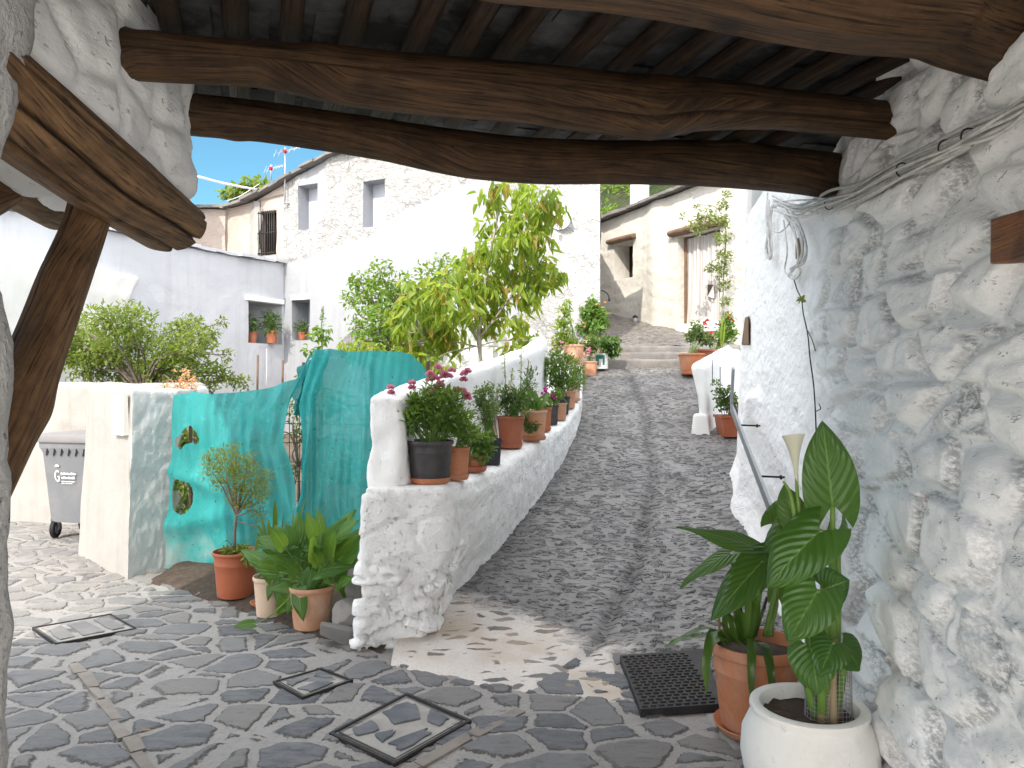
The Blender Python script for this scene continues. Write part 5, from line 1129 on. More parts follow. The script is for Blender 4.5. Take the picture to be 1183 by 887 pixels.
# ================================================================== covers in the paving
def cover(name, label, q, mat_in, stones, wd=.017, sm=None, z=.012, group=None):
    q = np.array(q, float); c = q.mean(0); sm = sm or 'inlay'; T_ = thing(name, label, 'manhole cover', (*c, 0), group); mb = MB(); n = 4
    V = [(*p, z + .003) for p in q] + [(*(p + (c - p) / np.linalg.norm(c - p) * wd * 1.35), z + .003) for p in q] + [(*p, -.03) for p in q] + [(*(p + (c - p) / np.linalg.norm(c - p) * wd * 1.35), -.03) for p in q]
    F = [(k, (k + 1) % n, n + (k + 1) % n, n + k) for k in range(n)] + [((k + 1) % n, k, 8 + k, 8 + (k + 1) % n) for k in range(n)] + [(4 + k, 4 + (k + 1) % n, 12 + (k + 1) % n, 12 + k) for k in range(n)]; mb.add(V, F)
    i2 = [p + (c - p) / np.linalg.norm(c - p) * wd * 2.1 for p in q]; i3 = [p + (c - p) / np.linalg.norm(c - p) * wd * 2.9 for p in q]
    V = [(*p, z + .002) for p in i2] + [(*p, z + .002) for p in i3]; mb.add(V, [(k, (k + 1) % n, n + (k + 1) % n, n + k) for k in range(n)]); mb.build('frame', MT['iron'], T_, smooth=False)
    mb = MB(); i1 = [p + (c - p) / np.linalg.norm(c - p) * wd * 1.4 for p in q]; mb.add([(*p, z - .004) for p in i1], [(0, 1, 2, 3)]); mb.build('slab', mat_in, T_, smooth=False)
    e1, e2 = q[1] - q[0], q[3] - q[0]
    for st in stones:
        mu = sum(p[0] for p in st) / len(st), sum(p[1] for p in st) / len(st); st = [(mu[0] + (u - mu[0]) * .86, mu[1] + (v - mu[1]) * .86) for u, v in st]
        mb = MB(); p2 = []
        for (u, v), (u2, v2) in zip(st, st[1:] + st[:1]):
            for t in (0, .35, .7): p2.append(q[0] + e1 * (u + (u2 - u) * t) + e2 * (v + (v2 - v) * t) + RNG.normal(size=2) * .005)
        k = len(p2); mb.add([(*p, z - .006) for p in p2] + [(*p, z + .004 + RNG.normal() * .001) for p in p2], [tuple(range(k, 2 * k))] + [(i, (i + 1) % k, k + (i + 1) % k, k + i) for i in range(k)]); mb.build('stone_inlay', MT[sm], T_, smooth=False)
    return T_
MT['inlay'] = simple('inlaid_slate', (.105, .115, .13), .75, .4, 7, .7, dirt=(.20, .20, .20)); MT['mortar'] = simple('pale_mortar', (.36, .345, .32), .9, .2, 14, .5, dirt=(.27, .25, .23))
def gp(px, py): Y = FPX * EYE / (py - CY); return ((px - CX) / FPX * Y, Y)
cover('manhole_cover', 'largest square manhole cover inlaid with dark slates, nearest the camera', [gp(380, 850), gp(455, 886), gp(545, 835), gp(470, 803)], MT['mortar'], [[(.12, .15), (.30, .12), (.42, .34), (.16, .42)], [(.10, .55), (.45, .42), (.62, .70), (.30, .90), (.12, .86)], [(.40, .22), (.62, .16), (.58, .40), (.48, .38)], [(.68, .18), (.90, .14), (.90, .58), (.76, .62)], [(.66, .68), (.88, .66), (.86, .88), (.48, .9)]], group='manhole covers in the square')
cover('manhole_cover', 'small square manhole cover inlaid with slates, between terracotta pots and the largest cover', [gp(315, 790), gp(349, 809), gp(408, 788), gp(371, 774)], MT['mortar'], [[(.15, .15), (.45, .12), (.30, .6)], [(.55, .15), (.88, .2), (.80, .85), (.5, .6)], [(.14, .75), (.34, .70), (.62, .88), (.2, .9)]], .013, group='manhole covers in the square')
cover('manhole_cover', 'worn paved manhole cover with thin dark rim at the left of the square', [gp(37, 727), gp(64, 746), gp(158, 728), gp(128, 711)], MT['mortar'], [[(.08, .08), (.9, .1), (.9, .3), (.1, .32)], [(.1, .38), (.92, .36), (.9, .66), (.08, .62)], [(.1, .68), (.9, .72), (.9, .9), (.12, .92)]], .009, sm='rock', group='manhole covers in the square')
DC = thing('drain_cover', 'dark iron drain cover with raised tread bars beside the terracotta pot', 'drain cover', (.85, 4.1, 0))
q = [np.array(gp(*p)) for p in ((740, 829), (836, 822), (812, 757), (716, 765))]; zc = .040
mb = MB(); hexa(mb, [(*p, -.03) for p in q] + [(*p, zc) for p in q]); mb.build('plate', MT['iron'], DC, smooth=False)
mb = MB(); e1, e2 = q[1] - q[0], q[3] - q[0]
for j in range(19):
    for i in range(9):
        u, v = (i + .62 + .35 * (j % 2)) / 9.9, (j + .7) / 19.6
        if abs(u - .42) < .06 and abs(v - .62) < .05: continue
        c = q[0] + e1 * u + e2 * v; a = e1 / 9.9 * .36; b = e2 / 19.6 * .24
        hexa(mb, [(*p, zc) for p in (c - a - b, c + a - b, c + a + b, c - a + b)] + [(*p, zc + .007) for p in (c - a * .8 - b * .7, c + a * .8 - b * .7, c + a * .8 + b * .7, c - a * .8 + b * .7)])
mb.build('tread_bars', MT['iron'], DC, smooth=False)
for du in (.39, .45):
    mb = MB(); c = q[0] + e1 * du + e2 * .62; box(mb, (c[0] - .009, c[1] - .022, zc), (c[0] + .009, c[1] + .022, zc + .003)); mb.build('key_slot', MT['soil'], DC, smooth=False)

# ================================================================== handrail, cables, board, dead vine
HR = thing('handrail', 'galvanised flat steel handrail climbing along the right wall', 'handrail', (1.7, 5, .7))
def railpt(px, py, off=.10): return wallpt(px, py, off + .12)
rp = [railpt(936, 708), railpt(899, 602), railpt(868, 524), railpt(845, 470)]; top = railpt(851, 425)
def bar(name, a, b, w, t, mat, par):
    a, b = np.array(a), np.array(b); d = (b - a) / np.linalg.norm(b - a); s = np.cross(d, [0, 0, 1]); s /= np.linalg.norm(s); u = np.cross(s, d); mb = MB()
    hexa(mb, [a - s * t - u * w, a + s * t - u * w, b + s * t - u * w, b - s * t - u * w, a - s * t + u * w, a + s * t + u * w, b + s * t + u * w, b - s * t + u * w]); return mb.build(name, mat, par, smooth=False)
bar('rail', rp[0], rp[3], .036, .010, MT['steel'], HR); bar('rail_end', rp[3] + [0, 0, .01], top + np.array([.0, .1, 0]), .03, .010, MT['steel'], HR)
for f in (.02, .50, .84):
    p = rp[0] + (rp[3] - rp[0]) * f; mb = MB(); tube(mb, [p, p + [.17, -.02, -.005]], .007, 8); tube(mb, [p + [.14, -.02, -.005], p + [.15, -.02, -.005]], .015, 10); mb.build('bracket', MT['bracket'], HR)
CB = thing('cable_bundle', 'bundle of white painted cables strung along the right wall with hanging loops', 'cables', wallpt(1060, 190))
line = [(1215, 104), (1183, 124), (1140, 148), (1095, 170), (1040, 196), (990, 224), (958, 236), (925, 243), (893, 236)]
def off_path(pts, n, amp, seed): 
    r = np.random.default_rng(seed); s = spline(pts, n); k = len(s); ph = r.random(3) * 6; t = np.linspace(0, 1, k); env = np.ones(k)
    s = s + np.stack([amp * .5 * np.sin(t * 23 + ph[0]), 0 * t, amp * np.sin(t * 17 + ph[1]) + amp * .8 * r.normal() * np.ones(k)], 1); return s
for i in range(10):
    pts = [wallpt(x + RNG.normal() * 1.5, y + (i - 4.5) * 2.5 + RNG.normal() * 2.0, .10 + .02 * (i % 3)) for x, y in line[:(9 if i < 7 else 7)]]
    mb = MB(); tube(mb, off_path(pts, 60, .006, i), .0055 + .003 * (i % 3 == 0), 7); mb.build('cable', MT['cable'], CB)
mb = MB()
for x, y in ((1120, 158), (1093, 171), (1043, 196), (958, 236)):
    p = wallpt(x, y, .115); mb = MB(); tube(mb, [p + .026 * np.array([math.cos(a) * .9, .1, math.sin(a)]) for a in np.linspace(.3, 5.6, 12)], .003, 5); mb.build('cable_tie', MT['bracket'], CB)
for k, lp in enumerate(([(886, 222), (884, 250), (887, 285), (884, 296), (888, 299), (891, 290), (889, 255), (892, 236)], [(905, 232), (892, 240), (890, 262), (900, 268), (912, 255), (908, 240), (898, 236)], [(915, 244), (924, 262), (931, 285), (928, 302), (921, 306), (925, 290), (921, 265), (905, 248)],
                        [(908, 250), (917, 270), (921, 300), (915, 312), (911, 318), (917, 322), (924, 314), (919, 306), (912, 312)], [(905, 255), (910, 290), (906, 312), (912, 318)], [(888, 230), (886, 270), (883, 290), (887, 297), (885, 262)], [(893, 236), (903, 246), (922, 248), (940, 240), (962, 230)], [(900, 228), (915, 240), (945, 246)])):
    for rep in range(2 if k in (0, 2, 3, 5) else 1):
        mb = MB(); tube(mb, spline([wallpt(x + rep * 1.6 + RNG.normal() * .7, y + RNG.normal() * .8, .06 + .012 * rep + .01 * (k % 3)) for x, y in lp], 40), .006, 6); mb.build('cable_loop', MT['cable'], CB)
p = wallpt(920, 290, .05); mb = MB(); box(mb, wallpt(917, 300, .055) - [.0, .03, 0], wallpt(924, 272, .055) + [.03, .03, 0]); mb.build('wood_plug', MT['oldwood'], CB, smooth=False)
a, b, c_, d_ = wallpt(1142, 303, .075), wallpt(1192, 300, .075), wallpt(1192, 240, .075), wallpt(1142, 252, .075)
BD = []; x = np.array([.03, 0, 0]); a = a + [0, 0, 0]; mb = MB(); P, F = solid(hexf([wallpt(1216, 303, .12) + x, wallpt(1143, 305, .12) + x, wallpt(1143, 305, .12), wallpt(1216, 303, .12), wallpt(1216, 231, .12) + x, wallpt(1143, 253, .12) + x, wallpt(1143, 253, .12), wallpt(1216, 231, .12)]), (.35, .03, .14), .008, .006, rough(.002, 20))
n_ = np.asarray(P); mb.add(P, F, np.stack([n_[:, 1], n_[:, 2]], 1)); tag(mb.build('wooden_board', MT['varnish'], attr='crack'), 'varnished red brown wooden board fixed on the right wall at the picture edge', 'board')
mb = MB(); vp = [(917, 322), (921, 335), (926, 346), (928, 362), (933, 385), (936, 415), (940, 445), (942, 475), (943, 500)]
tube(mb, spline([wallpt(x, y, .05) for x, y in vp], 40), .004, 5); tube(mb, spline([wallpt(x, y, .05) for x, y in ((932, 380), (938, 392), (942, 405))], 10), .003, 5); tube(mb, spline([wallpt(x, y, .05) for x, y in ((943, 475), (948, 472), (946, 466))], 8), .003, 5)
DV = thing('dead_vine', 'thin dry vine hanging down the right wall above the arum', 'vine', wallpt(935, 420)); mb.build('stem', MT['bracket'], DV)
mb = MB(); p = np.array([wallpt(926, 346, .07)] * 9); leaf_set(mb, p, rvec(9), rvec(9), .035, .02); mb.build('leaf_tuft', MT['lf_olive'], DV)

# ================================================================== stones by the retaining wall
def rock(c, s, rz, seed, label, tilt=0, white=False):
    P, F = solid(lambda u: (u - .5) * np.array(s), s, max(s) / 18, min(s) * .06, lambda P, N: min(s) * .12 * fbm(P * (1.6 / min(s)) * .5, 3, seed) + min(s) * .05 * fbm(P * 30, 3, seed))
    # split faces: cut off corners with a few planes
    r = np.random.default_rng(seed)
    for _ in range(14):
        n = r.normal(size=3); n /= np.linalg.norm(n); d = .30 * np.abs(n * np.array(s)).sum() * (.85 + .2 * r.random()); ex = P @ n - d; P = P - np.maximum(ex, 0)[:, None] * n * .92
    cz, sz = math.cos(rz), math.sin(rz); ct, st = math.cos(tilt), math.sin(tilt); P = np.stack([P[:, 0] * ct - P[:, 2] * st, P[:, 1], P[:, 0] * st + P[:, 2] * ct], 1); P = np.stack([P[:, 0] * cz - P[:, 1] * sz, P[:, 0] * sz + P[:, 1] * cz, P[:, 2]], 1)
    mb = MB(); mb.add(P + np.array(c), F); tag(mb.build('loose_rock', MT['lime'] if white else MT['rock'], sharp=16), label, 'rock', 'loose rocks at the foot of the retaining wall')
rock((-.98, 5.0, .30), (.19, .17, .30), .5, 1, 'upright grey rock topmost in the pile by the white wall')
rock((-1.02, 4.93, .12), (.26, .2, .24), .2, 2, 'rounded grey boulder in the middle of the rock pile')
rock((-1.06, 4.74, .065), (.28, .13, .12), .35, 3, 'long slanted grey slab lying foremost on the soil', -.3)
rock((-.88, 4.90, .20), (.2, .13, .07), -.3, 4, 'thin flat rock wedged against the white wall')
rock((-.93, 4.76, .04), (.12, .1, .08), .6, 5, 'small grey rock between the slab and the white wall')
# ================================================================== trees and shrubs in the ground
def px_cl(lst, Y, dy=.25):
    """clusters from (photo x, photo y, radius in photo pixels[, depth shift])"""
    out = []
    for q in lst:
        yy = Y + (q[3] if len(q) > 3 else RNG.normal() * dy); out.append((at(q[0], q[1], yy), np.array([1, 1.0, .85]) * q[2] / FPX * yy))
    return out
def tree(name, label, cat, base, trunk_top, cl, n, L, Wd, leaf, bark, r0, droop=.3, up=.2, r1=.007, out=.6, wv=.3, shell=2., group=None, leaders=None, fold=.25):
    T_ = thing(name, label, cat, base, group); mb = MB(); b = np.asarray(base, float); tt = np.asarray(trunk_top, float)
    tube(mb, spline([b + [0, 0, -.08], b + (tt - b) * .4 + RNG.normal(size=3) * r0 * .8, tt], 16), np.linspace(r0, r0 * .62, 16) * (1 + .12 * RNG.normal(size=16)), 10)
    if leaders:
        pts = []
        for ctrl, ra, rb_ in leaders: q = spline(ctrl, 26); tube(mb, q, np.linspace(ra, rb_, 26), 7); pts.append(q)
        pts = np.concatenate(pts)
        for c, r in cl:
            c = np.asarray(c, float); k = int(np.argmin(np.linalg.norm(pts - (c - [0, 0, .22]), axis=1) + 3 * np.maximum(0, pts[:, 2] - c[2]))); s0 = pts[k]
            tube(mb, spline([s0, (s0 + c) / 2 + RNG.normal(size=3) * .03 + [0, 0, .05], c], 9), np.linspace(.008, .004, 9), 5)
    else: branches(mb, tt, cl, r0 * .42, r1)
    for c, r in cl:
        for _ in range(3): tube(mb, spline([np.asarray(c) - [0, 0, .0], np.asarray(c) + rvec(1)[0] * np.asarray(r) * .45, np.asarray(c) + rvec(1)[0] * np.asarray(r) * .85], 6), np.linspace(r1 * .8, r1 * .35, 6), 4)
    mb.build('trunk', bark, T_); mb = MB(); cloud(mb, cl, n, L, Wd, droop, out, up, shell, fold, wv); mb.build('crown', leaf, T_)
    return T_
# tall pinnate tree behind the parapet: hanging long leaflets on drooping stalks
base = at(549, 452, 8.9); base[2] = .75
persim = [(573, 214, 15), (566, 230, 16), (604, 222, 20), (628, 232, 22), (640, 243, 15), (617, 252, 26), (590, 262, 20), (558, 262, 12), (600, 280, 24), (570, 290, 22), (545, 300, 22), (622, 275, 16), (530, 322, 24), (555, 330, 26), (590, 315, 28), (622, 308, 22), (640, 315, 16), (608, 340, 20), (575, 352, 18), (540, 358, 22), (515, 345, 22), (500, 330, 16), (622, 330, 16), (560, 372, 18), (500, 350, 24), (475, 352, 20), (470, 385, 20), (455, 360, 14), (515, 380, 20), (445, 410, 12), (470, 415, 14), (596, 372, 18), (480, 330, 14), (505, 375, 20), (520, 395, 18), (480, 400, 16), (610, 395, 16), (590, 405, 14), (495, 420, 16), (520, 425, 12)]
T1 = tree('leafy_tree', 'slender yellow green tree with long hanging leaflets rising behind the curved parapet', 'tree', base, at(553, 385, 8.95), px_cl(persim, 9.0, .22), 2300, .118, .05, MT['lf_persimmon'], MT['bark_pale'], .042, droop=.85, up=.15, r1=.004, out=.55, fold=.2, leaders=[([at(553, 386, 8.95), at(560, 330, 8.95), at(572, 265, 9), at(581, 215, 9.05), at(585, 185, 9.05)], .022, .005), ([at(552, 392, 8.93), at(540, 360, 8.9), at(525, 335, 8.95), at(505, 325, 9)], .018, .005), ([at(554, 390, 8.95), at(585, 350, 9), at(612, 312, 9.05), at(630, 300, 9.05)], .016, .005), ([at(550, 400, 8.9), at(525, 395, 8.95), at(495, 392, 9)], .012, .004), ([at(575, 300, 9), at(600, 262, 9), at(622, 240, 9)], .010, .004)])
loq = [(415, 325, 14), (440, 312, 14), (405, 345, 12), (430, 345, 24), (458, 335, 24), (485, 345, 22), (440, 372, 26), (470, 372, 28), (500, 370, 20), (425, 395, 20), (455, 400, 22), (485, 395, 22), (495, 315, 14), (512, 300, 10), (520, 318, 14), (505, 335, 14), (415, 378, 14), (432, 330, 14), (470, 350, 22), (510, 395, 18)]
b = at(455, 440, 9.9); b[2] = .3
tree('orange_tree', 'dense dark green citrus tree behind the taller net', 'tree', b, at(458, 415, 9.9), px_cl(loq, 9.9, .3), 4200, .058, .034, MT['lf_loquat'], MT['bark'], .06, droop=.25, up=.3, r1=.007, shell=2.4)
yel = [(400, 398, 10), (415, 402, 12), (408, 410, 10), (432, 403, 12), (450, 412, 12)]
b = at(420, 455, 8.4); b[2] = .2
tree('young_shrub', 'low shrub of drooping yellow leaves along the top of the taller net', 'shrub', b, at(422, 425, 8.4), px_cl(yel, 8.4, .1), 170, .075, .03, MT['lf_persimmon'], MT['bark'], .015, droop=.8, r1=.004)
lem = [(90, 385, 24), (120, 368, 22), (110, 405, 28), (150, 370, 26), (140, 400, 30), (165, 392, 22), (100, 425, 24), (140, 432, 26), (170, 430, 24), (80, 410, 20), (70, 392, 16), (195, 405, 22), (205, 385, 18), (215, 375, 14), (185, 425, 22), (215, 410, 20), (228, 390, 16), (245, 385, 10), (238, 400, 14), (225, 425, 20), (250, 430, 16), (205, 440, 18), (150, 448, 20), (230, 372, 8), (255, 372, 7), (265, 438, 12), (262, 410, 8), (280, 442, 10), (240, 445, 14), (66, 365, 12), (62, 378, 14)]
b = at(160, 470, 10.0); b[2] = .25
tree('lemon_bush', 'wide sunlit yellow green bush behind the low garden wall', 'bush', b, at(165, 455, 10.0), px_cl(lem, 10.0, .4), 9500, .062, .026, MT['lf_lemon'], MT['bark'], .05, droop=.2, up=.35, r1=.006, shell=2.2)
b = at(212, 470, 7.7); b[2] = .2
T2 = tree('pink_bush', 'small bush with peach pink leaves above the pillar top', 'bush', b, at(212, 456, 7.7), px_cl([(205, 446, 10), (216, 440, 10), (212, 430, 7), (190, 448, 8), (222, 448, 6)], 7.7, .05), 230, .04, .02, MT['fl_peach'], MT['bark'], .008, droop=.1, r1=.003)
b = at(218, 640, 7.0); b[2] = .1
tree('lime_bush', 'lime green leafy bush showing through the holes of the torn net', 'bush', b, at(218, 600, 7.0), px_cl([(215, 508, 14), (230, 508, 14), (212, 560, 14), (222, 575, 14), (212, 590, 12), (228, 600, 10), (240, 512, 10), (215, 620, 10)], 7.0, .08), 420, .055, .035, MT['lf_lime'], MT['bark'], .012, droop=.3, r1=.004)
b = at(345, 600, 7.3); b[2] = .1
tree('dark_bush', 'dark tangled bush glimpsed through the gap between the two teal nets', 'bush', b, at(345, 540, 7.3), px_cl([(340, 470, 16), (345, 500, 18), (350, 440, 14), (345, 540, 16), (385, 470, 26), (300, 480, 26), (270, 540, 26), (400, 540, 26), (440, 480, 24)], 7.4, .1), 900, .05, .03, MT['lf_dark'], MT['bark'], .02, droop=.2, r1=.004)
b = at(372, 440, 7.8); b[2] = .15
T3 = thing('mullein', 'single dark flower spike with lobed leaves rising above the taller net', 'plant', b)
mb = MB(); tube(mb, spline([b, at(372, 400, 7.8), at(371, 380, 7.8), at(374, 354, 7.8)], 14), np.linspace(.012, .003, 14), 6); tube(mb, spline([at(371, 400, 7.8), at(362, 402, 7.8), at(356, 408, 7.8)], 6), .004, 5); mb.build('stem', MT['stem'], T3)
mb = MB(); cloud(mb, px_cl([(371, 383, 9), (363, 387, 7), (379, 378, 4), (357, 405, 7), (366, 408, 8), (374, 392, 8)], 7.8, .04), 130, .05, .035, .4, .7, .1); mb.build('leaves', MT['lf_loquat'], T3)
mb = MB(); cloud(mb, [(at(372.5, 366, 7.8), (.016, .016, .1))], 60, .022, .014, 0, .8, .4); mb.build('flower_spike', MT['lf_grey'], T3)
for (x, yt, yb, lab) in ((297, 410, 447, 'bare brown stake leaning on the wing wall below its window'), (326, 416, 440, 'shorter grey stake in the corner of the white house')):
    mb = MB(); q = at(x, yb + 20, 12.6); tube(mb, [q, at(x + 1, yt, 12.6)], .018, 8); tag(mb.build('wooden_stake', MT['oldwood']), lab, 'stake')
mb = MB(); tube(mb, [at(308, 403, 14.95), at(308, 450, 14.9)], .008, 6); tag(mb.build('white_hose', MT['whitepaint']), 'thin pale pipe running down the wing wall from its window', 'pipe')
# trees far off against the sky
b = np.array([-10.2, 27, 3.]); tree('distant_tree', 'yellow green tree top above the roof of the old house', 'tree', b, at(280, 235, 27), px_cl([(262, 224, 9), (275, 217, 10), (290, 214, 11), (302, 213, 9), (284, 224, 10), (298, 222, 9), (272, 227, 8), (310, 216, 6)], 27, .5), 620, .17, .10, MT['lf_lemon'], MT['bark'], .14, r1=.02)
b = np.array([-14.5, 22, 3.]); tree('distant_tree', 'yellow green branch seen through the side opening below the timber strut', 'tree', b, at(35, 262, 22), px_cl([(28, 240, 8), (40, 236, 9), (52, 240, 8), (58, 247, 6), (36, 246, 8), (20, 245, 5)], 22, .4), 420, .16, .09, MT['lf_lemon'], MT['bark'], .10, r1=.03)
# climber on the cream house
CLb = at(834, 372, 12.6); CP = thing('climbing_plant', 'pale green climber hanging over the doorway of the cream house', 'climber', CLb)
cl = px_cl([(835, 238, 8), (836, 255, 9), (834, 275, 10), (836, 295, 10), (833, 312, 10), (836, 330, 8), (838, 348, 7), (838, 365, 6), (824, 253, 9), (812, 257, 9), (800, 262, 7), (808, 250, 5), (790, 250, 4), (822, 308, 7), (808, 268, 4), (840, 225, 6), (818, 243, 5), (806, 240, 4)], 12.75, .06)
mb = MB(); cloud(mb, cl, 1500, .045, .032, .15, .7, .3); mb.build('leaves', MT['lf_climb'], CP)
mb = MB(); tube(mb, spline([CLb, at(836, 320, 12.75), at(838, 260, 12.75), at(820, 250, 12.75), at(795, 256, 12.75)], 20), .009, 6); tube(mb, spline([at(838, 262, 12.75), at(828, 240, 12.75), at(805, 236, 12.75)], 10), .006, 5); mb.build('stem', MT['bark'], CP)

# ================================================================== pots on the ledge and by the steps
LG = 'pots along the wall ledge'
def potted(label, x, y, z, rt, rb, h, mat, saucer=None, group=LG, name='potted_plant', **kw):
    r = thing(name, label, 'potted plant', (x, y, z), group); r['_z'] = 0; zs = make_pot(r, x, y, z, rt, rb, h, mat, saucer, **kw); del r['_z']; return r
def ledge(px, py, Y): p = at(px, py, Y); return p[0], Y, float(fb(Y, ledZ)) + .008
def foliage(root, cl, n, L, Wd, mat, droop=.2, up=.4, base=None, name='foliage', stem=None, **kw):
    mb = MB(); cloud(mb, cl, int(n * 1.5), L, Wd * 1.1, droop, kw.get('out', .6), up, kw.get('shell', 1.6)); mb.build(name, mat, root)
    if base is not None:
        mb = MB(); stems(mb, base, [np.asarray(c) + rvec(1)[0] * np.asarray(r) * .5 for c, r in cl for _ in range(kw.get('ns', 4))], kw.get('sr', .004)); mb.build('stems', stem or MT['stem'], root)
def flowers(root, pts, r, mat, n=8):
    mb = MB(); blooms(mb, pts, r, n); mb.build('blossom', mat, root)
def topof(r, x, y, z): return np.array([x, y, z])

x, y, z = ledge(497, 550, 4.78)
r = potted('black plastic pot in orange saucer with pink flowered bush, foremost on the ledge', x, y, z, .147, .118, .245, MT['darkpot'], .128, smat=MT['terra'], ring=True)
foliage(r, px_cl([(472, 488, 16), (490, 475, 22), (512, 480, 22), (530, 488, 18), (500, 455, 16), (520, 462, 16), (480, 470, 16), (460, 480, 12), (540, 500, 10), (508, 496, 16)], 4.78, .06), 1700, .042, .013, MT['lf_bush'], .1, .5, (x, y, z + .22), ns=7)
flowers(r, [at(px + RNG.normal() * 3, py + RNG.normal() * 3, 4.76) for px, py in ((449, 450), (452, 455), (474, 448), (478, 452), (494, 440), (498, 436), (504, 432), (510, 428), (516, 430), (514, 436), (520, 436), (501, 442), (507, 446), (512, 447), (518, 428), (537, 434), (534, 438), (540, 432), (516, 458), (533, 456), (538, 460), (543, 463), (530, 452), (498, 452))] * 6, .027, MT['fl_pink'], 10)
x, y, z = ledge(528, 545, 5.02); r = potted('slim orange plastic pot tucked right beside the black pot', x, y, z, .085, .07, .19, MT['terra'], .08)
foliage(r, px_cl([(535, 505, 10), (545, 500, 10), (530, 498, 9)], 5.02, .03), 170, .03, .016, MT['lf_bush'], .2, .3, (x, y, z + .16))
x, y, z = ledge(548, 540, 5.45); r = potted('low brown pot spilling bright green parsley like foliage', x, y, z, .085, .07, .10, MT['brownpot'], .09)
foliage(r, px_cl([(548, 512, 13), (560, 508, 11), (555, 524, 12), (542, 525, 10), (565, 520, 8)], 5.42, .04), 420, .028, .02, MT['lf_bush'], .3, .3, (x, y, z + .1), ns=5)
x, y, z = ledge(568, 524, 5.85); r = potted('dark slate square pot with upright small leaved bush', x, y, z, .085, .07, .19, MT['bluepot'], None, square=True)
foliage(r, px_cl([(556, 455, 11), (566, 450, 10), (560, 472, 12), (568, 470, 10), (562, 485, 9), (553, 465, 9)], 5.85, .05), 420, .026, .014, MT['lf_grey'], .1, .5, (x, y, z + .17), ns=5)
x, y, z = ledge(569, 500, 6.25); x -= .05; r = potted('small brown pot standing behind the dark square pot', x, y, z, .085, .07, .16, MT['brownpot'])
foliage(r, px_cl([(560, 470, 8), (570, 475, 8)], 6.25, .03), 60, .03, .015, MT['lf_grey'], .1, .5, (x, y, z + .15))
x, y, z = ledge(590, 519, 6.6); r = potted('large brick red pot with tall white snapdragon spikes', x, y, z, .122, .095, .25, MT['brownpot'], .105, smat=MT['brownpot'])
foliage(r, px_cl([(580, 470, 13), (592, 462, 15), (604, 458, 13), (610, 445, 10), (585, 455, 12), (598, 475, 10), (614, 432, 7)], 6.6, .06), 900, .036, .009, MT['lf_dark'], .1, .6, (x, y, z + .23), ns=6)
mb = MB(); mf = MB(); ml = MB()
for (px, pt, pb2) in ((582, 408, 470), (592, 425, 470), (602, 402, 465), (611, 416, 460), (589, 440, 470)):
    a, b = at(px + RNG.normal() * 2, pb2, 6.6), at(px, pt, 6.6 + RNG.normal() * .05); tube(mb, spline([a, (a + b) / 2 + RNG.normal(size=3) * .01, b], 8), .004, 5)
    s = np.array([a + (b - a) * t for t in np.linspace(.55, 1, 9)]); blooms(mf, [q + RNG.normal(size=3) * .008 for q in s], .018, 6, 0); s2 = np.array([a + (b - a) * t for t in np.linspace(.1, .8, 18)]); d_ = rvec(18); d_[:, 2] *= .3; leaf_set(ml, s2, d_, rvec(18) + [0, 0, 1], .03, .009)
mb.build('flower_stalks', MT['stem'], r); mf.build('blossom', MT['fl_white'], r); ml.build('stalk_leaves', MT['lf_dark'], r)
x, y, z = ledge(614, 504, 7.0); x += .02; r = potted('terracotta pot with broad white flowered leaves and trailing greenery', x, y, z, .125, .10, .25, MT['terra2'], .115, smat=MT['terra'])
foliage(r, px_cl([(606, 488, 6), (612, 494, 7), (618, 490, 6), (608, 480, 6)], 6.88, .02), 150, .024, .016, MT['lf_dark'], .5, 0)
mb = MB(); mf = MB()
for px, py, wpx in ((604, 452, 11), (618, 450, 12), (628, 455, 11), (612, 445, 11), (634, 452, 12), (598, 462, 9), (622, 462, 9)):
    t_ = at(px, py, 7.0 + RNG.normal() * .05); b_ = np.array([x, y, z + .24]) + (t_ - [x, y, z + .24]) * .35; big_leaf(mb, b_, t_, .045, (0, -.6, .8), .1, nu=4, nv=8)
for px, py in ((610, 455), (616, 462), (622, 453), (627, 462), (606, 465), (632, 466)): mf2 = at(px, py, 6.95); blooms(mf, [mf2], .02, 7)
mb.build('foliage', MT['arum2'], r); mf.build('blossom', MT['fl_white'], r); mb = MB(); stems(mb, (x, y, z + .22), [at(px, 460, 7) for px in (604, 610, 616, 622, 628)], .005); mb.build('stems', MT['stem'], r)
x, y, z = ledge(627, 492, 7.55); r = potted('narrow terracotta pot wedged between the trailing plant and the black cube pot', x, y, z, .09, .075, .21, MT['terra'], .085)
foliage(r, px_cl([(628, 468, 6), (634, 466, 5)], 7.5, .02), 60, .03, .015, MT['lf_bush'], .2, .4, (x, y, z + .2))
x, y, z = ledge(636, 488, 8.0); r = potted('black square pot with magenta petunias', x, y, z, .085, .075, .20, MT['darkpot'], None, square=True)
foliage(r, px_cl([(630, 462, 7), (638, 460, 8), (642, 455, 7)], 8.0, .04), 210, .03, .02, MT['lf_bush'], .4, .2, (x, y, z + .18)); flowers(r, [at(629, 453, 7.9), at(632, 456, 7.9), at(627, 456, 7.9), at(639, 458, 7.9), at(642, 461, 7.9), at(630, 450, 7.9)], .032, MT['fl_mag'])
x, y, z = ledge(644, 480, 8.3); x += .03; r = potted('small terracotta pot leaning out beside the magenta petunias', x, y, z, .075, .06, .18, MT['terra2'])
foliage(r, px_cl([(645, 458, 6)], 8.3, .02), 40, .03, .015, MT['lf_bush'], .2, .4, (x, y, z + .15))
x, y, z = ledge(648, 472, 8.6); r = potted('black pot holding a large bright green feathery bush', x, y, z, .105, .085, .20, MT['darkpot'])
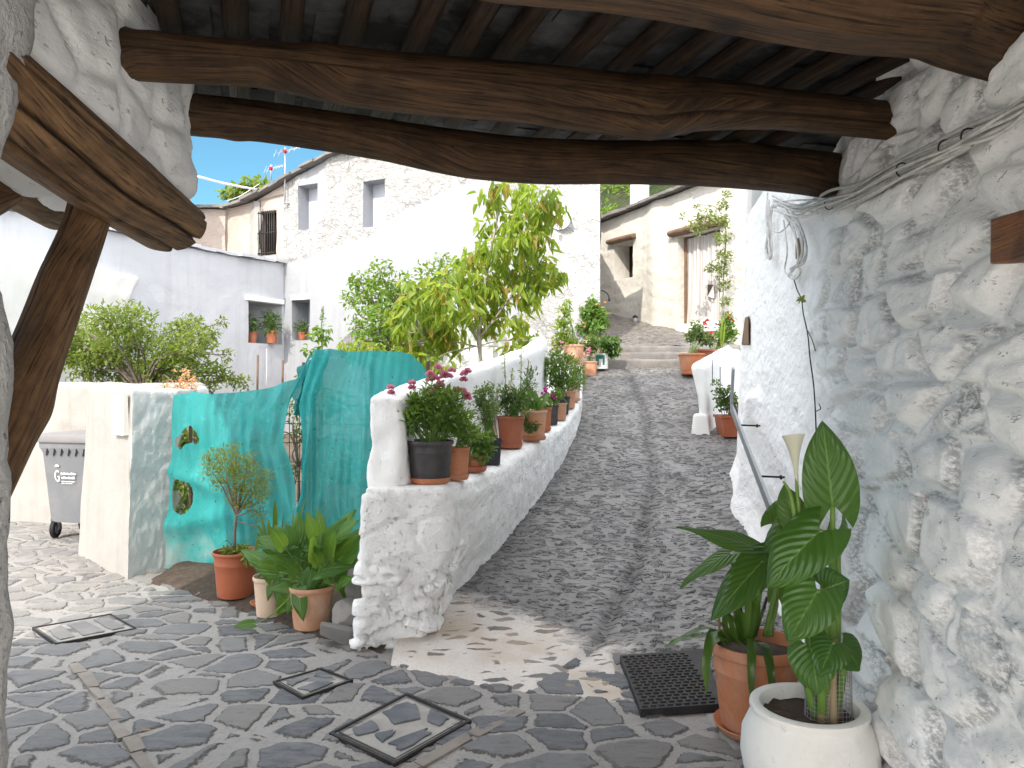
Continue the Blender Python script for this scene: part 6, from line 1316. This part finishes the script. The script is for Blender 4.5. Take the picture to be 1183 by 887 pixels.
foliage(r, px_cl([(638, 435, 14), (650, 425, 14), (645, 445, 13), (658, 440, 12), (634, 422, 10), (655, 415, 9), (642, 412, 9)], 8.6, .08), 1200, .045, .011, MT['lf_bush'], .05, .7, (x, y, z + .18), ns=6)
x, y, z = ledge(656, 467, 8.95); r = potted('terracotta pot behind the feathery bush near the ledge end', x, y, z, .095, .08, .20, MT['terra2'])
foliage(r, px_cl([(660, 440, 9), (666, 432, 9), (668, 445, 8)], 8.95, .05), 380, .03, .01, MT['lf_dark'], .1, .5, (x, y, z + .18))
x, y, z = ledge(664, 463, 9.3); x -= .02; r = potted('pale terracotta pot last in the row at the ledge end', x, y, z, .095, .08, .22, MT['cream_pot'], .09, smat=MT['terra2'])
foliage(r, px_cl([(668, 430, 9), (664, 420, 8), (673, 440, 7)], 9.3, .05), 420, .034, .009, MT['lf_bush'], .1, .5, (x, y, z + .2))
# group by the corner of the white house
SG = 'pots grouped by the steps'
p = at(663, 421, 10.9); r = potted('terracotta pot with tall yellow green plant against the rough white corner', p[0], 10.9, p[2], .15, .12, .28, MT['terra2'], group=SG)
foliage(r, px_cl([(651, 392, 12), (650, 375, 11), (652, 360, 8), (655, 350, 5), (660, 398, 10), (643, 400, 8)], 10.95, .05), 560, .055, .024, MT['lf_lime'], .2, .4, p + [0, 0, .25], ns=5)
flowers(r, [at(px, py, 10.8) for px, py in ((641, 398), (646, 405), (652, 402), (657, 407), (638, 404), (649, 396))], .03, MT['fl_pink'])
p = at(681, 425, 11.75); p[2] = lane_z(11.75) + .0; r = potted('small terracotta pot with a pink geranium at the left foot of the steps', p[0], 11.75, p[2], .125, .10, .22, MT['terra2'], group=SG)
foliage(r, px_cl([(680, 402, 10), (688, 398, 9), (672, 400, 8), (683, 393, 8)], 11.75, .06), 330, .04, .03, MT['lf_dark'], .2, .4, p + [0, 0, .2]); flowers(r, [at(679, 405, 11.62) + RNG.normal(size=3) * .025 for _ in range(10)], .03, MT['fl_pink'])
# barrel shaped urn
p = at(684, 402, 12.35); p[2] = 2.02; r = thing('potted_plant', 'beige barrel shaped urn with leafy plant beside the top step', 'potted plant', p, SG)
lathe(MB(), [(0, 0), (.11, 0), (.15, .06), (.175, .14), (.17, .22), (.14, .28), (.13, .29), (.13, .31), (.15, .32), (.13, .325), (.12, .28), (0, .26)], p, 32).build('pot', MT['cream_pot'], r, sharp=50)
foliage(r, px_cl([(684, 372, 12), (678, 360, 9), (690, 358, 9), (696, 365, 9), (684, 350, 7), (692, 378, 9), (675, 380, 9), (698, 375, 7)], 12.4, .08), 640, .055, .036, MT['lf_bush'], .25, .35, p + [0, 0, .3], ns=5)
flowers(r, [at(px, py, 12.3) for px, py in ((674, 374), (676, 378), (690, 352), (696, 356), (699, 350))], .03, MT['fl_peach'])
p = at(695, 418, 12.0); p[2] = 1.84; r = thing('potted_plant', 'white and green printed tin used as a pot on the lowest step', 'potted plant', p, SG)
lathe(MB(), [(0, 0), (.10, 0), (.10, .225), (.104, .23), (.098, .235), (.094, .2), (0, .19)], p, 30).build('tin', MT['can'], r, sharp=40)
mb = MB(); k = 12; th = np.linspace(-2.9, -1.2, k); V = [(p[0] + .1015 * math.cos(a), p[1] + .1015 * math.sin(a), p[2] + zz) for zz in (.05, .15, .21) for a in th]; mb.add(V, [(j * k + i, j * k + i + 1, (j + 1) * k + i + 1, (j + 1) * k + i) for j in range(2) for i in range(k - 1) if not (j == 0 and 4 < i < 9)]); mb.build('tin_print', MT['cangreen'], r)
foliage(r, px_cl([(703, 396, 10), (711, 404, 8), (704, 408, 8), (697, 395, 8), (712, 394, 6)], 12.0, .06), 300, .06, .034, MT['lf_dark'], .35, .2, p + [0, 0, .2])
# right of the steps
p = at(799, 425, 11.6); p[2] = lane_z(11.6) + .06; r = potted('wide terracotta pot of red geraniums on the right of the steps', p[0], 11.6, p[2], .205, .15, .30, MT['terra'], .16, group=SG, smat=MT['terra'])
foliage(r, px_cl([(805, 385, 10), (798, 388, 9), (812, 392, 9), (820, 394, 8), (804, 377, 7)], 11.6, .06), 380, .045, .036, MT['lf_grey'], .15, .4, p + [0, 0, .28]); flowers(r, [at(px, py, 11.5) + RNG.normal(size=3) * .02 for px, py in ((814, 376), (817, 373), (812, 374), (816, 378), (822, 388), (825, 391), (821, 392), (824, 386))], .036, MT['fl_red'])
p = at(826, 412, 11.9); r = thing('potted_plant', 'long red brown trough of green geraniums behind the flank wall', 'potted plant', p, SG)
mb = MB(); q = np.array([p[0], 11.9, p[2] - .12]); 
V = [];
for a, b, zz in ((.26, .09, 0), (.30, .12, .2), (.315, .135, .2), (.315, .135, .23), (.285, .105, .23), (.28, .1, .17)): V += [(q[0] - a, q[1] - b, q[2] + zz), (q[0] + a, q[1] - b, q[2] + zz), (q[0] + a, q[1] + b, q[2] + zz), (q[0] - a, q[1] + b, q[2] + zz)]
mb.add(V, [(3, 2, 1, 0)] + [(i * 4 + k, i * 4 + (k + 1) % 4, i * 4 + 4 + (k + 1) % 4, i * 4 + 4 + k) for i in range(5) for k in range(4)] + [(20, 21, 22, 23)]); mb.build('trough', MT['brownpot'], r, sharp=30)
foliage(r, px_cl([(836, 378, 9), (842, 372, 8), (840, 388, 10), (832, 390, 8), (845, 385, 8)], 11.9, .06), 360, .05, .036, MT['lf_bush'], .2, .4, q + [0, 0, .2]); flowers(r, [at(844, 368, 11.8), at(846, 371, 11.8), at(842, 367, 11.8)], .034, MT['fl_red'])
mb = MB(); strap(mb, [at(833, 402, 11.6), at(834, 380, 11.6), at(836, 362, 11.6)], .03); strap(mb, [at(835, 402, 11.6), at(837, 385, 11.6), at(838, 370, 11.6)], .025); mb.build('leaf_blade', MT['lf_lime'], r)
p = at(844, 495, 9.05); p[2] = lane_z(9.05) + .02; r = potted('red brown square planter with small dark shrub below the flank wall', p[0] + .03, 9.05, p[2], .20, .16, .25, MT['brownpot'], None, group=SG, square=True)
foliage(r, px_cl([(832, 455, 9), (838, 463, 10), (846, 460, 8), (828, 443, 5), (842, 450, 6), (850, 468, 8), (834, 470, 8)], 9.05, .06), 300, .036, .03, MT['lf_dark'], .1, .4, p + [.03, 0, .22], stem=MT['bark']); mb = MB(); tube(mb, [at(823, 445, 9.05), at(823, 415, 9.05)], .005, 5); tube(mb, [at(832, 450, 9.05), at(832, 424, 9.05)], .005, 5); mb.build('canes', MT['bracket'], r)
# plants in the windows of the white house
WGp = 'pots in the windows of the white house'
s = (hV[0][0] + hV[0][1]) / 2
def win_pot(px, yb, Y, rt, h, lab, cl, n, leaf, L_, W_):
    p = at(px, yb, Y); r = potted(lab, p[0], Y, p[2], rt, rt * .75, h, MT['brownpot'], group=WGp); foliage(r, px_cl(cl, Y, .04), n, L_, W_, leaf, .2, .4, p + [0, 0, h * .9])
fl_ = lambda px, back: (A_[1] + (K[1] - A_[1]) * on_line(A_, K, px)) + back
win_pot(314, 396.5, fl_(305, .12), .12, .24, 'red brown pot with spiky plant at the right of the deep wing window', [(312, 374, 10), (316, 368, 9), (308, 380, 8), (318, 378, 7), (310, 365, 6)], 260, MT['lf_dark'], .11, .014)
win_pot(291, 396.5, fl_(290, .2), .10, .22, 'dark pot in the shade at the left of the deep wing window', [(291, 378, 7), (290, 370, 6)], 60, MT['lf_dark'], .07, .03)
fk = lambda px: K[1] + (Rr[1] - K[1]) * on_line(K, Rr, px)
win_pot(349.5, 392.5, fk(349) + .14, .09, .15, 'small pot with pointed leaves standing in the niche of the white front', [(349, 380, 7), (346, 378, 5), (353, 380, 4), (350, 374, 4)], 70, MT['lf_dark'], .09, .02)

# ================================================================== the three pots by the net
PG = 'pots in front of the teal net'
Y = 5.75; p = at(272, 690, Y); p[2] = .02
r = potted('brown orange plastic pot with a small bushy topped tree against the net', p[0], Y, p[2], .165, .13, .335, MT['brownpot'], group=PG, ring=True, rim=.08)
cl = px_cl([(268, 545, 20), (252, 530, 16), (285, 550, 22), (300, 565, 14), (245, 545, 14), (265, 525, 14), (285, 530, 12), (300, 575, 12), (278, 572, 16), (308, 550, 10), (255, 560, 12), (240, 530, 9), (272, 515, 7), (300, 595, 9), (290, 585, 10)], 5.75, .08)
mb = MB(); tt = at(273, 595, Y); tube(mb, spline([p + [0, 0, .28], at(271, 620, Y), tt], 10), np.linspace(.013, .010, 10), 8); branches(mb, tt, cl, .0075, .002, jit=.015)
tube(mb, spline([at(273, 602, Y), at(290, 606, Y - .05), at(306, 612, Y - .1)], 8), np.linspace(.006, .003, 8), 5); mb.build('trunk', MT['bark'], r); mb = MB(); cloud(mb, cl, 2900, .026, .0085, .1, .6, .4, 2.); mb.build('crown', MT['lf_olive'], r)
foliage(r, px_cl([(280, 637, 9), (268, 640, 7), (288, 642, 8), (262, 637, 5)], 5.72, .04), 160, .045, .02, MT['lf_olive'], .3, .2, name='ground_leaves')
mb = MB(); strap(mb, [at(274, 640, 5.75), at(262, 625, 5.72), at(252, 634, 5.7)], .014); mb.build('leaf_blade', MT['strap'], r)
Y = 5.3; p = at(312, 710, Y); p[2] = .01
r = potted('small cream pot with pale sword leaves between two terracotta pots', p[0], Y, p[2], .115, .09, .27, MT['cream_pot'], group=PG)
mb = MB()
for tx, ty, mx, my in ((354, 572, 340, 620), (366, 580, 350, 630), (340, 585, 335, 625), (300, 590, 306, 620), (318, 575, 318, 618), (290, 612, 300, 612), (328, 590, 325, 630), (372, 600, 355, 615), (296, 640, 300, 625), (310, 600, 312, 625), (380, 575, 352, 620), (345, 595, 336, 620), (284, 628, 298, 618)):
    strap(mb, [at(312 + RNG.normal() * 4, 665, Y), at(mx, my, Y + RNG.normal() * .06), at(tx, ty, Y + RNG.normal() * .1)], .017 + .004 * RNG.random())
mb.build('leaves', MT['strap'], r)
mb = MB()
for bx, by, tx, ty, w in ((310, 655, 290, 632, .04), (318, 650, 298, 660, .045), (322, 655, 305, 690, .05), (325, 660, 318, 698, .045), (330, 640, 312, 628, .045), (335, 650, 320, 672, .05)): big_leaf(mb, at(bx, by, Y - .05), at(tx, ty, Y - .18), w, (0, -.5, .9), .25, nu=5, nv=10)
mb.build('broad_leaves', MT['arum2'], r)
Y = 5.05; p = at(360, 725, Y); p[2] = .008
r = potted('terracotta pot overflowing with glossy broad leaves, nearest the rocks', p[0], Y, p[2], .150, .115, .275, MT['terra2'], group=PG)
mb = MB(); ms = MB(); c0 = np.array([p[0], Y, p[2] + .24]); R2_ = np.random.default_rng(3)
tgt = [(330, 650, 312, 640), (345, 640, 325, 618), (355, 628, 345, 600), (365, 625, 372, 597), (378, 630, 392, 600), (388, 640, 408, 615), (395, 655, 412, 640), (392, 668, 412, 668), (398, 675, 404, 700), (340, 660, 315, 665), (335, 672, 318, 690), (345, 680, 328, 708), (332, 690, 322, 716), (350, 665, 335, 685), (360, 660, 350, 690), (368, 650, 360, 630), (375, 655, 388, 640), (382, 665, 400, 655), (355, 645, 338, 640), (370, 670, 380, 690), (362, 640, 352, 615), (380, 645, 378, 618), (325, 640, 305, 630), (318, 655, 297, 648), (350, 630, 330, 605), (388, 625, 402, 590), (335, 630, 318, 605), (400, 650, 416, 655), (372, 615, 365, 590), (345, 655, 326, 650)]
for bx, by, tx, ty in tgt + [(a + R2_.normal() * 9, b + R2_.normal() * 9, c + R2_.normal() * 13, d + R2_.normal() * 11) for a, b, c, d in tgt]:
    dy = R2_.normal() * .11 - .05; b_ = at(bx, by, Y + dy * .6); t_ = at(tx, ty, Y + dy * 1.2); big_leaf(mb, b_, t_, np.linalg.norm(t_ - b_) * .24 + .008, (R2_.normal() * .3, -.7, .7), .22, .2, .2, nu=5, nv=12, rip=.05)
    tube(ms, spline([c0 + R2_.normal(size=3) * [.05, .04, .0], (c0 + b_) / 2 + [0, 0, .03], b_], 8), np.linspace(.006, .004, 8), 6)
mb.build('leaves', MT['arum2'], r); ms.build('stems', MT['stem'], r)
mb = MB(); a0, a1, a2 = at(335, 690, Y - .15), at(312, 715, 4.95), at(292, 722, 4.9); tube(mb, spline([a0, a1 + [0, 0, .02], a2], 10), .004, 6); mb.build('fallen_stem', MT['stem'], r); mb = MB(); big_leaf(mb, at(292, 720, 4.9), at(270, 722, 4.85), .04, (0, -.6, .8), .1, nu=4, nv=8); mb.build('fallen_leaf', MT['arum2'], r)
q = at(302, 690, 5.5); mb = MB(); lathe(mb, [(0, .004), (.05, 0), (.075, .02), (.08, .034), (.074, .034), (.065, .014), (0, .012)], (q[0], 5.5, .012), 28); o = mb.build('plant_saucer', MT['terra'], sharp=50); tag(o, 'small empty terracotta saucer on the ground between the pots', 'saucer')

# ================================================================== the two big pots on the right
Y = 3.52; cx_ = at(873, 0, Y)[0]
r = potted('large terracotta pot with strap leaves and arum leaves beside the drain cover', cx_, Y, .02, .208, .155, .385, MT['terra'], .19, group='large pots at the right wall', ring=True, rim=.14, smat=MT['terra'])
mb = MB(); zt = at(860, 735, Y)
for ctrl in ([(846, 742), (815, 726), (767, 750)], [(846, 742), (822, 735), (790, 738), (768, 748)], [(838, 745), (826, 728), (817, 760), (816, 802)], [(862, 745), (868, 740), (868, 770), (868, 814)], [(878, 742), (884, 748), (890, 775), (893, 806)], [(850, 742), (840, 710), (832, 685)], [(856, 742), (850, 705), (845, 672)], [(862, 742), (866, 700), (864, 690)], [(868, 742), (874, 705), (872, 694)], [(848, 742), (834, 722), (818, 712)], [(858, 742), (846, 715), (828, 700)], [(870, 742), (880, 715), (886, 700)], [(845, 745), (830, 740), (818, 752)], [(860, 745), (855, 720), (858, 705)], [(852, 745), (838, 730), (836, 700)]):
    hang = ctrl[-1][1] > 780 or ctrl[-1][0] < 800; dd = [-.05, -.17, -.27, -.28] if hang else [-.05, -.07, -.1, -.1]
    strap(mb, [at(px, py, Y + dd[i]) for i, (px, py) in enumerate(ctrl)], .019 + .004 * RNG.random(), .3)
mb.build('strap_leaves', MT['strap'], r)
mb = MB(); ms = MB()
for bx, by, tx, ty, w, up, dr, dY, st in ((878, 634, 787, 601, .060, (.25, -.55, .8), .10, -.05, (866, 735)), (843, 640, 781, 664, .052, (-.5, -.4, .75), .28, .0, (852, 735)), (881, 648, 822, 712, .085, (-.35, -.85, .4), .12, -.12, (868, 735)), (905, 618, 884, 676, .08, (-.6, -.7, .5), .25, -.06, (884, 735)), (898, 690, 905, 655, .05, (0, -.9, .3), .1, .02, (886, 735)), (893, 605, 915, 570, .06, (-.3, -.9, .2), .1, .08, (890, 735))):
    b_, t_ = at(bx, by, Y + dY), at(tx, ty, Y + dY * 2); big_leaf(mb, b_, t_, w, up, dr, .12, .26, rip=.055); s_0 = at(st[0], st[1], Y + .0)
    tube(ms, spline([s_0, (s_0 + b_) / 2 + np.array([.015, 0, .03]), b_], 16), np.linspace(.014, .007, 16), 8)
mb.build('arum_leaves', MT['arum'], r); ms.build('leaf_stalks', MT['stem'], r)
mb = MB(); tube(mb, [at(857, 740, Y), at(852, 650, Y + .1)], .010, 8); tube(mb, [at(872, 735, Y), at(886, 690, Y + .1)], .008, 8); mb.build('dark_stalk', MT['bracket'], r)
mb = MB(); tube(mb, [at(832, 742, Y + .1), at(829, 690, Y + .1)], .006, 8); mb.build('cane', MT['dry'], r)

Y = 2.86; ux = at(934, 0, Y)[0]; uz = .0
r = thing('potted_plant', 'white painted clay urn with tall calla lily wrapped in wire mesh, nearest the camera', 'potted plant', (ux, Y, 0), 'large pots at the right wall')
lathe(MB(), [(0, 0), (.17, 0), (.18, .02), (.225, .12), (.245, .22), (.24, .30), (.215, .355), (.205, .375), (.205, .385), (.212, .395), (.21, .408), (.195, .414), (.175, .410), (.165, .39), (.165, .33), (0, .33)], (ux, Y, uz), 56, .006).build('pot', MT['whiteurn'], r, sharp=50)
mb = MB(); th = np.linspace(0, 6.283, 30, endpoint=False); V = [(ux, Y, .365)] + [(ux + rr * math.cos(a), Y + rr * math.sin(a), .362 + RNG.normal() * .007) for rr in (.06, .12, .168) for a in th]
mb.add(V, [(0, 1 + i, 1 + (i + 1) % 30) for i in range(30)] + [(1 + 30 * q + i, 31 + 30 * q + i, 31 + 30 * q + (i + 1) % 30, 1 + 30 * q + (i + 1) % 30) for q in range(2) for i in range(30)]); mb.build('soil', MT['soil'], r)
mb = MB(); ms = MB()
for bx, by, tx, ty, w, up, dr, dY, sx_ in ((962, 584, 951, 487, .10, (-.25, -.95, .1), .06, -.05, 957), (948, 612, 885, 672, .105, (-.35, -.8, .55), .20, -.10, 950), (945, 682, 912, 738, .095, (-.3, -.9, .3), .12, -.15, 950), (968, 612, 970, 660, .08, (.5, -.8, .3), .10, .06, 962), (918, 600, 905, 560, .055, (-.4, -.9, .2), .08, .05, 946), (952, 680, 978, 672, .075, (.1, -.9, .3), .25, -.10, 955), (938, 748, 944, 800, .085, (-.4, -.9, .25), .16, -.16, 946), (972, 745, 998, 770, .085, (.4, -.8, .5), .25, -.10, 965), (962, 742, 952, 772, .07, (.0, -.8, .6), .28, -.18, 958), (930, 760, 930, 795, .05, (-.5, -.8, .3), .1, -.05, 942), (935, 640, 925, 600, .05, (-.3, -.9, .2), .1, .1, 948)):
    b_, t_ = at(bx, by, Y + dY), at(tx, ty, Y + dY * 1.5); big_leaf(mb, b_, t_, w, up, dr, .14, .30, rip=.06, nu=12, nv=22); s0 = np.array([at(sx_, 0, Y)[0], Y + RNG.normal() * .02, .36])
    tube(ms, spline([s0, s0 + (b_ - s0) * .5 + np.array([RNG.normal() * .01, 0, .02]), b_], 16), np.linspace(.019, .009, 16), 9)
mb.build('leaves', MT['arum'], r); ms.build('leaf_stalks', MT['stem'], r)
mb = MB(); tube(mb, spline([np.array([at(945, 0, Y)[0], Y, .36]), at(930, 660, Y), at(922, 580, Y), at(920, 550, Y)], 20), np.linspace(.011, .006, 20), 8); tube(mb, spline([at(925, 640, Y), at(917, 590, Y), at(912, 568, Y), at(905, 556, Y)], 14), np.linspace(.012, .004, 14), 8); mb.build('flower_stalk', MT['stem'], r)
mb = MB(); V = []; n1, n2 = 12, 16; a = at(921, 560, Y); d_ = at(916, 503, Y) - a
for i in range(n1):
    t = i / (n1 - 1); rad = .006 + .030 * t ** 2.2
    for k in range(n2): an = k / (n2 - 1) * 5.9 + .2; lip = .022 * t ** 3 * (math.sin(an * .5) ** 2 - .4); V.append(a + d_ * (t + lip * 4) + np.array([rad * math.cos(an + 2), rad * math.sin(an + 2), 0]) * (1 + .25 * t * math.sin(an * .5)))
mb.add(V, [(i * n2 + k, i * n2 + k + 1, (i + 1) * n2 + k + 1, (i + 1) * n2 + k) for i in range(n1 - 1) for k in range(n2 - 1)]); mb.build('calla_flower', MT['fl_white'], r)
mb = MB(); c = np.array([at(957, 0, Y)[0], Y, 0]); rad = .085
for k in range(30): an = k / 30 * 6.283; tube(mb, [c + [rad * math.cos(an), rad * .8 * math.sin(an), .36], c + [rad * .95 * math.cos(an + .1), rad * .76 * math.sin(an + .1), .62]], .0011, 4, False)
for z in np.arange(.37, .62, .016): tube(mb, [c + [rad * (1 - .1 * (z - .36)) * math.cos(an), rad * .8 * (1 - .1 * (z - .36)) * math.sin(an), z + .004 * math.sin(3 * an)] for an in np.linspace(0, 6.283, 30)], .0011, 4, False)
mb.build('wire_mesh', MT['antenna'], r)
mb = MB()
for _ in range(12): an = RNG.random() * 6.28; rr = .03 + .04 * RNG.random(); tube(mb, spline([c + [rr * math.cos(an), rr * math.sin(an), .36], c + [rr * .9 * math.cos(an), rr * .9 * math.sin(an), .5], c + [rr * .7 * math.cos(an) + RNG.normal() * .01, rr * .7 * math.sin(an), .62 + .06 * RNG.random()]], 8), np.linspace(.016, .010, 8), 8)
mb.build('old_stalks', MT['dry'], r)
# flat stone under the terracotta saucer
P, F = solid(hexf([(.95, 3.33, -.02), (1.33, 3.36, -.02), (1.35, 3.72, -.02), (.92, 3.72, -.02), (.97, 3.35, .016), (1.31, 3.37, .016), (1.33, 3.70, .016), (.94, 3.70, .016)]), (.4, .4, .04), .03, .008, rough(.004, 7)); mb = MB(); mb.add(P, F); tag(mb.build('flat_stone', MT['rock']), 'flat stone slab under the large terracotta pot', 'stone')
# dry leaf on the paving
mb = MB(); q = gp(160, 850); leaf_set(mb, np.array([[q[0], q[1], .02]]), np.array([[.9, .3, .1]]), np.array([[0, 0, 1.]]), .06, .025); tag(mb.build('dry_leaf', MT['dry']), 'curled dry leaf lying on the drain line in the paving', 'leaf')
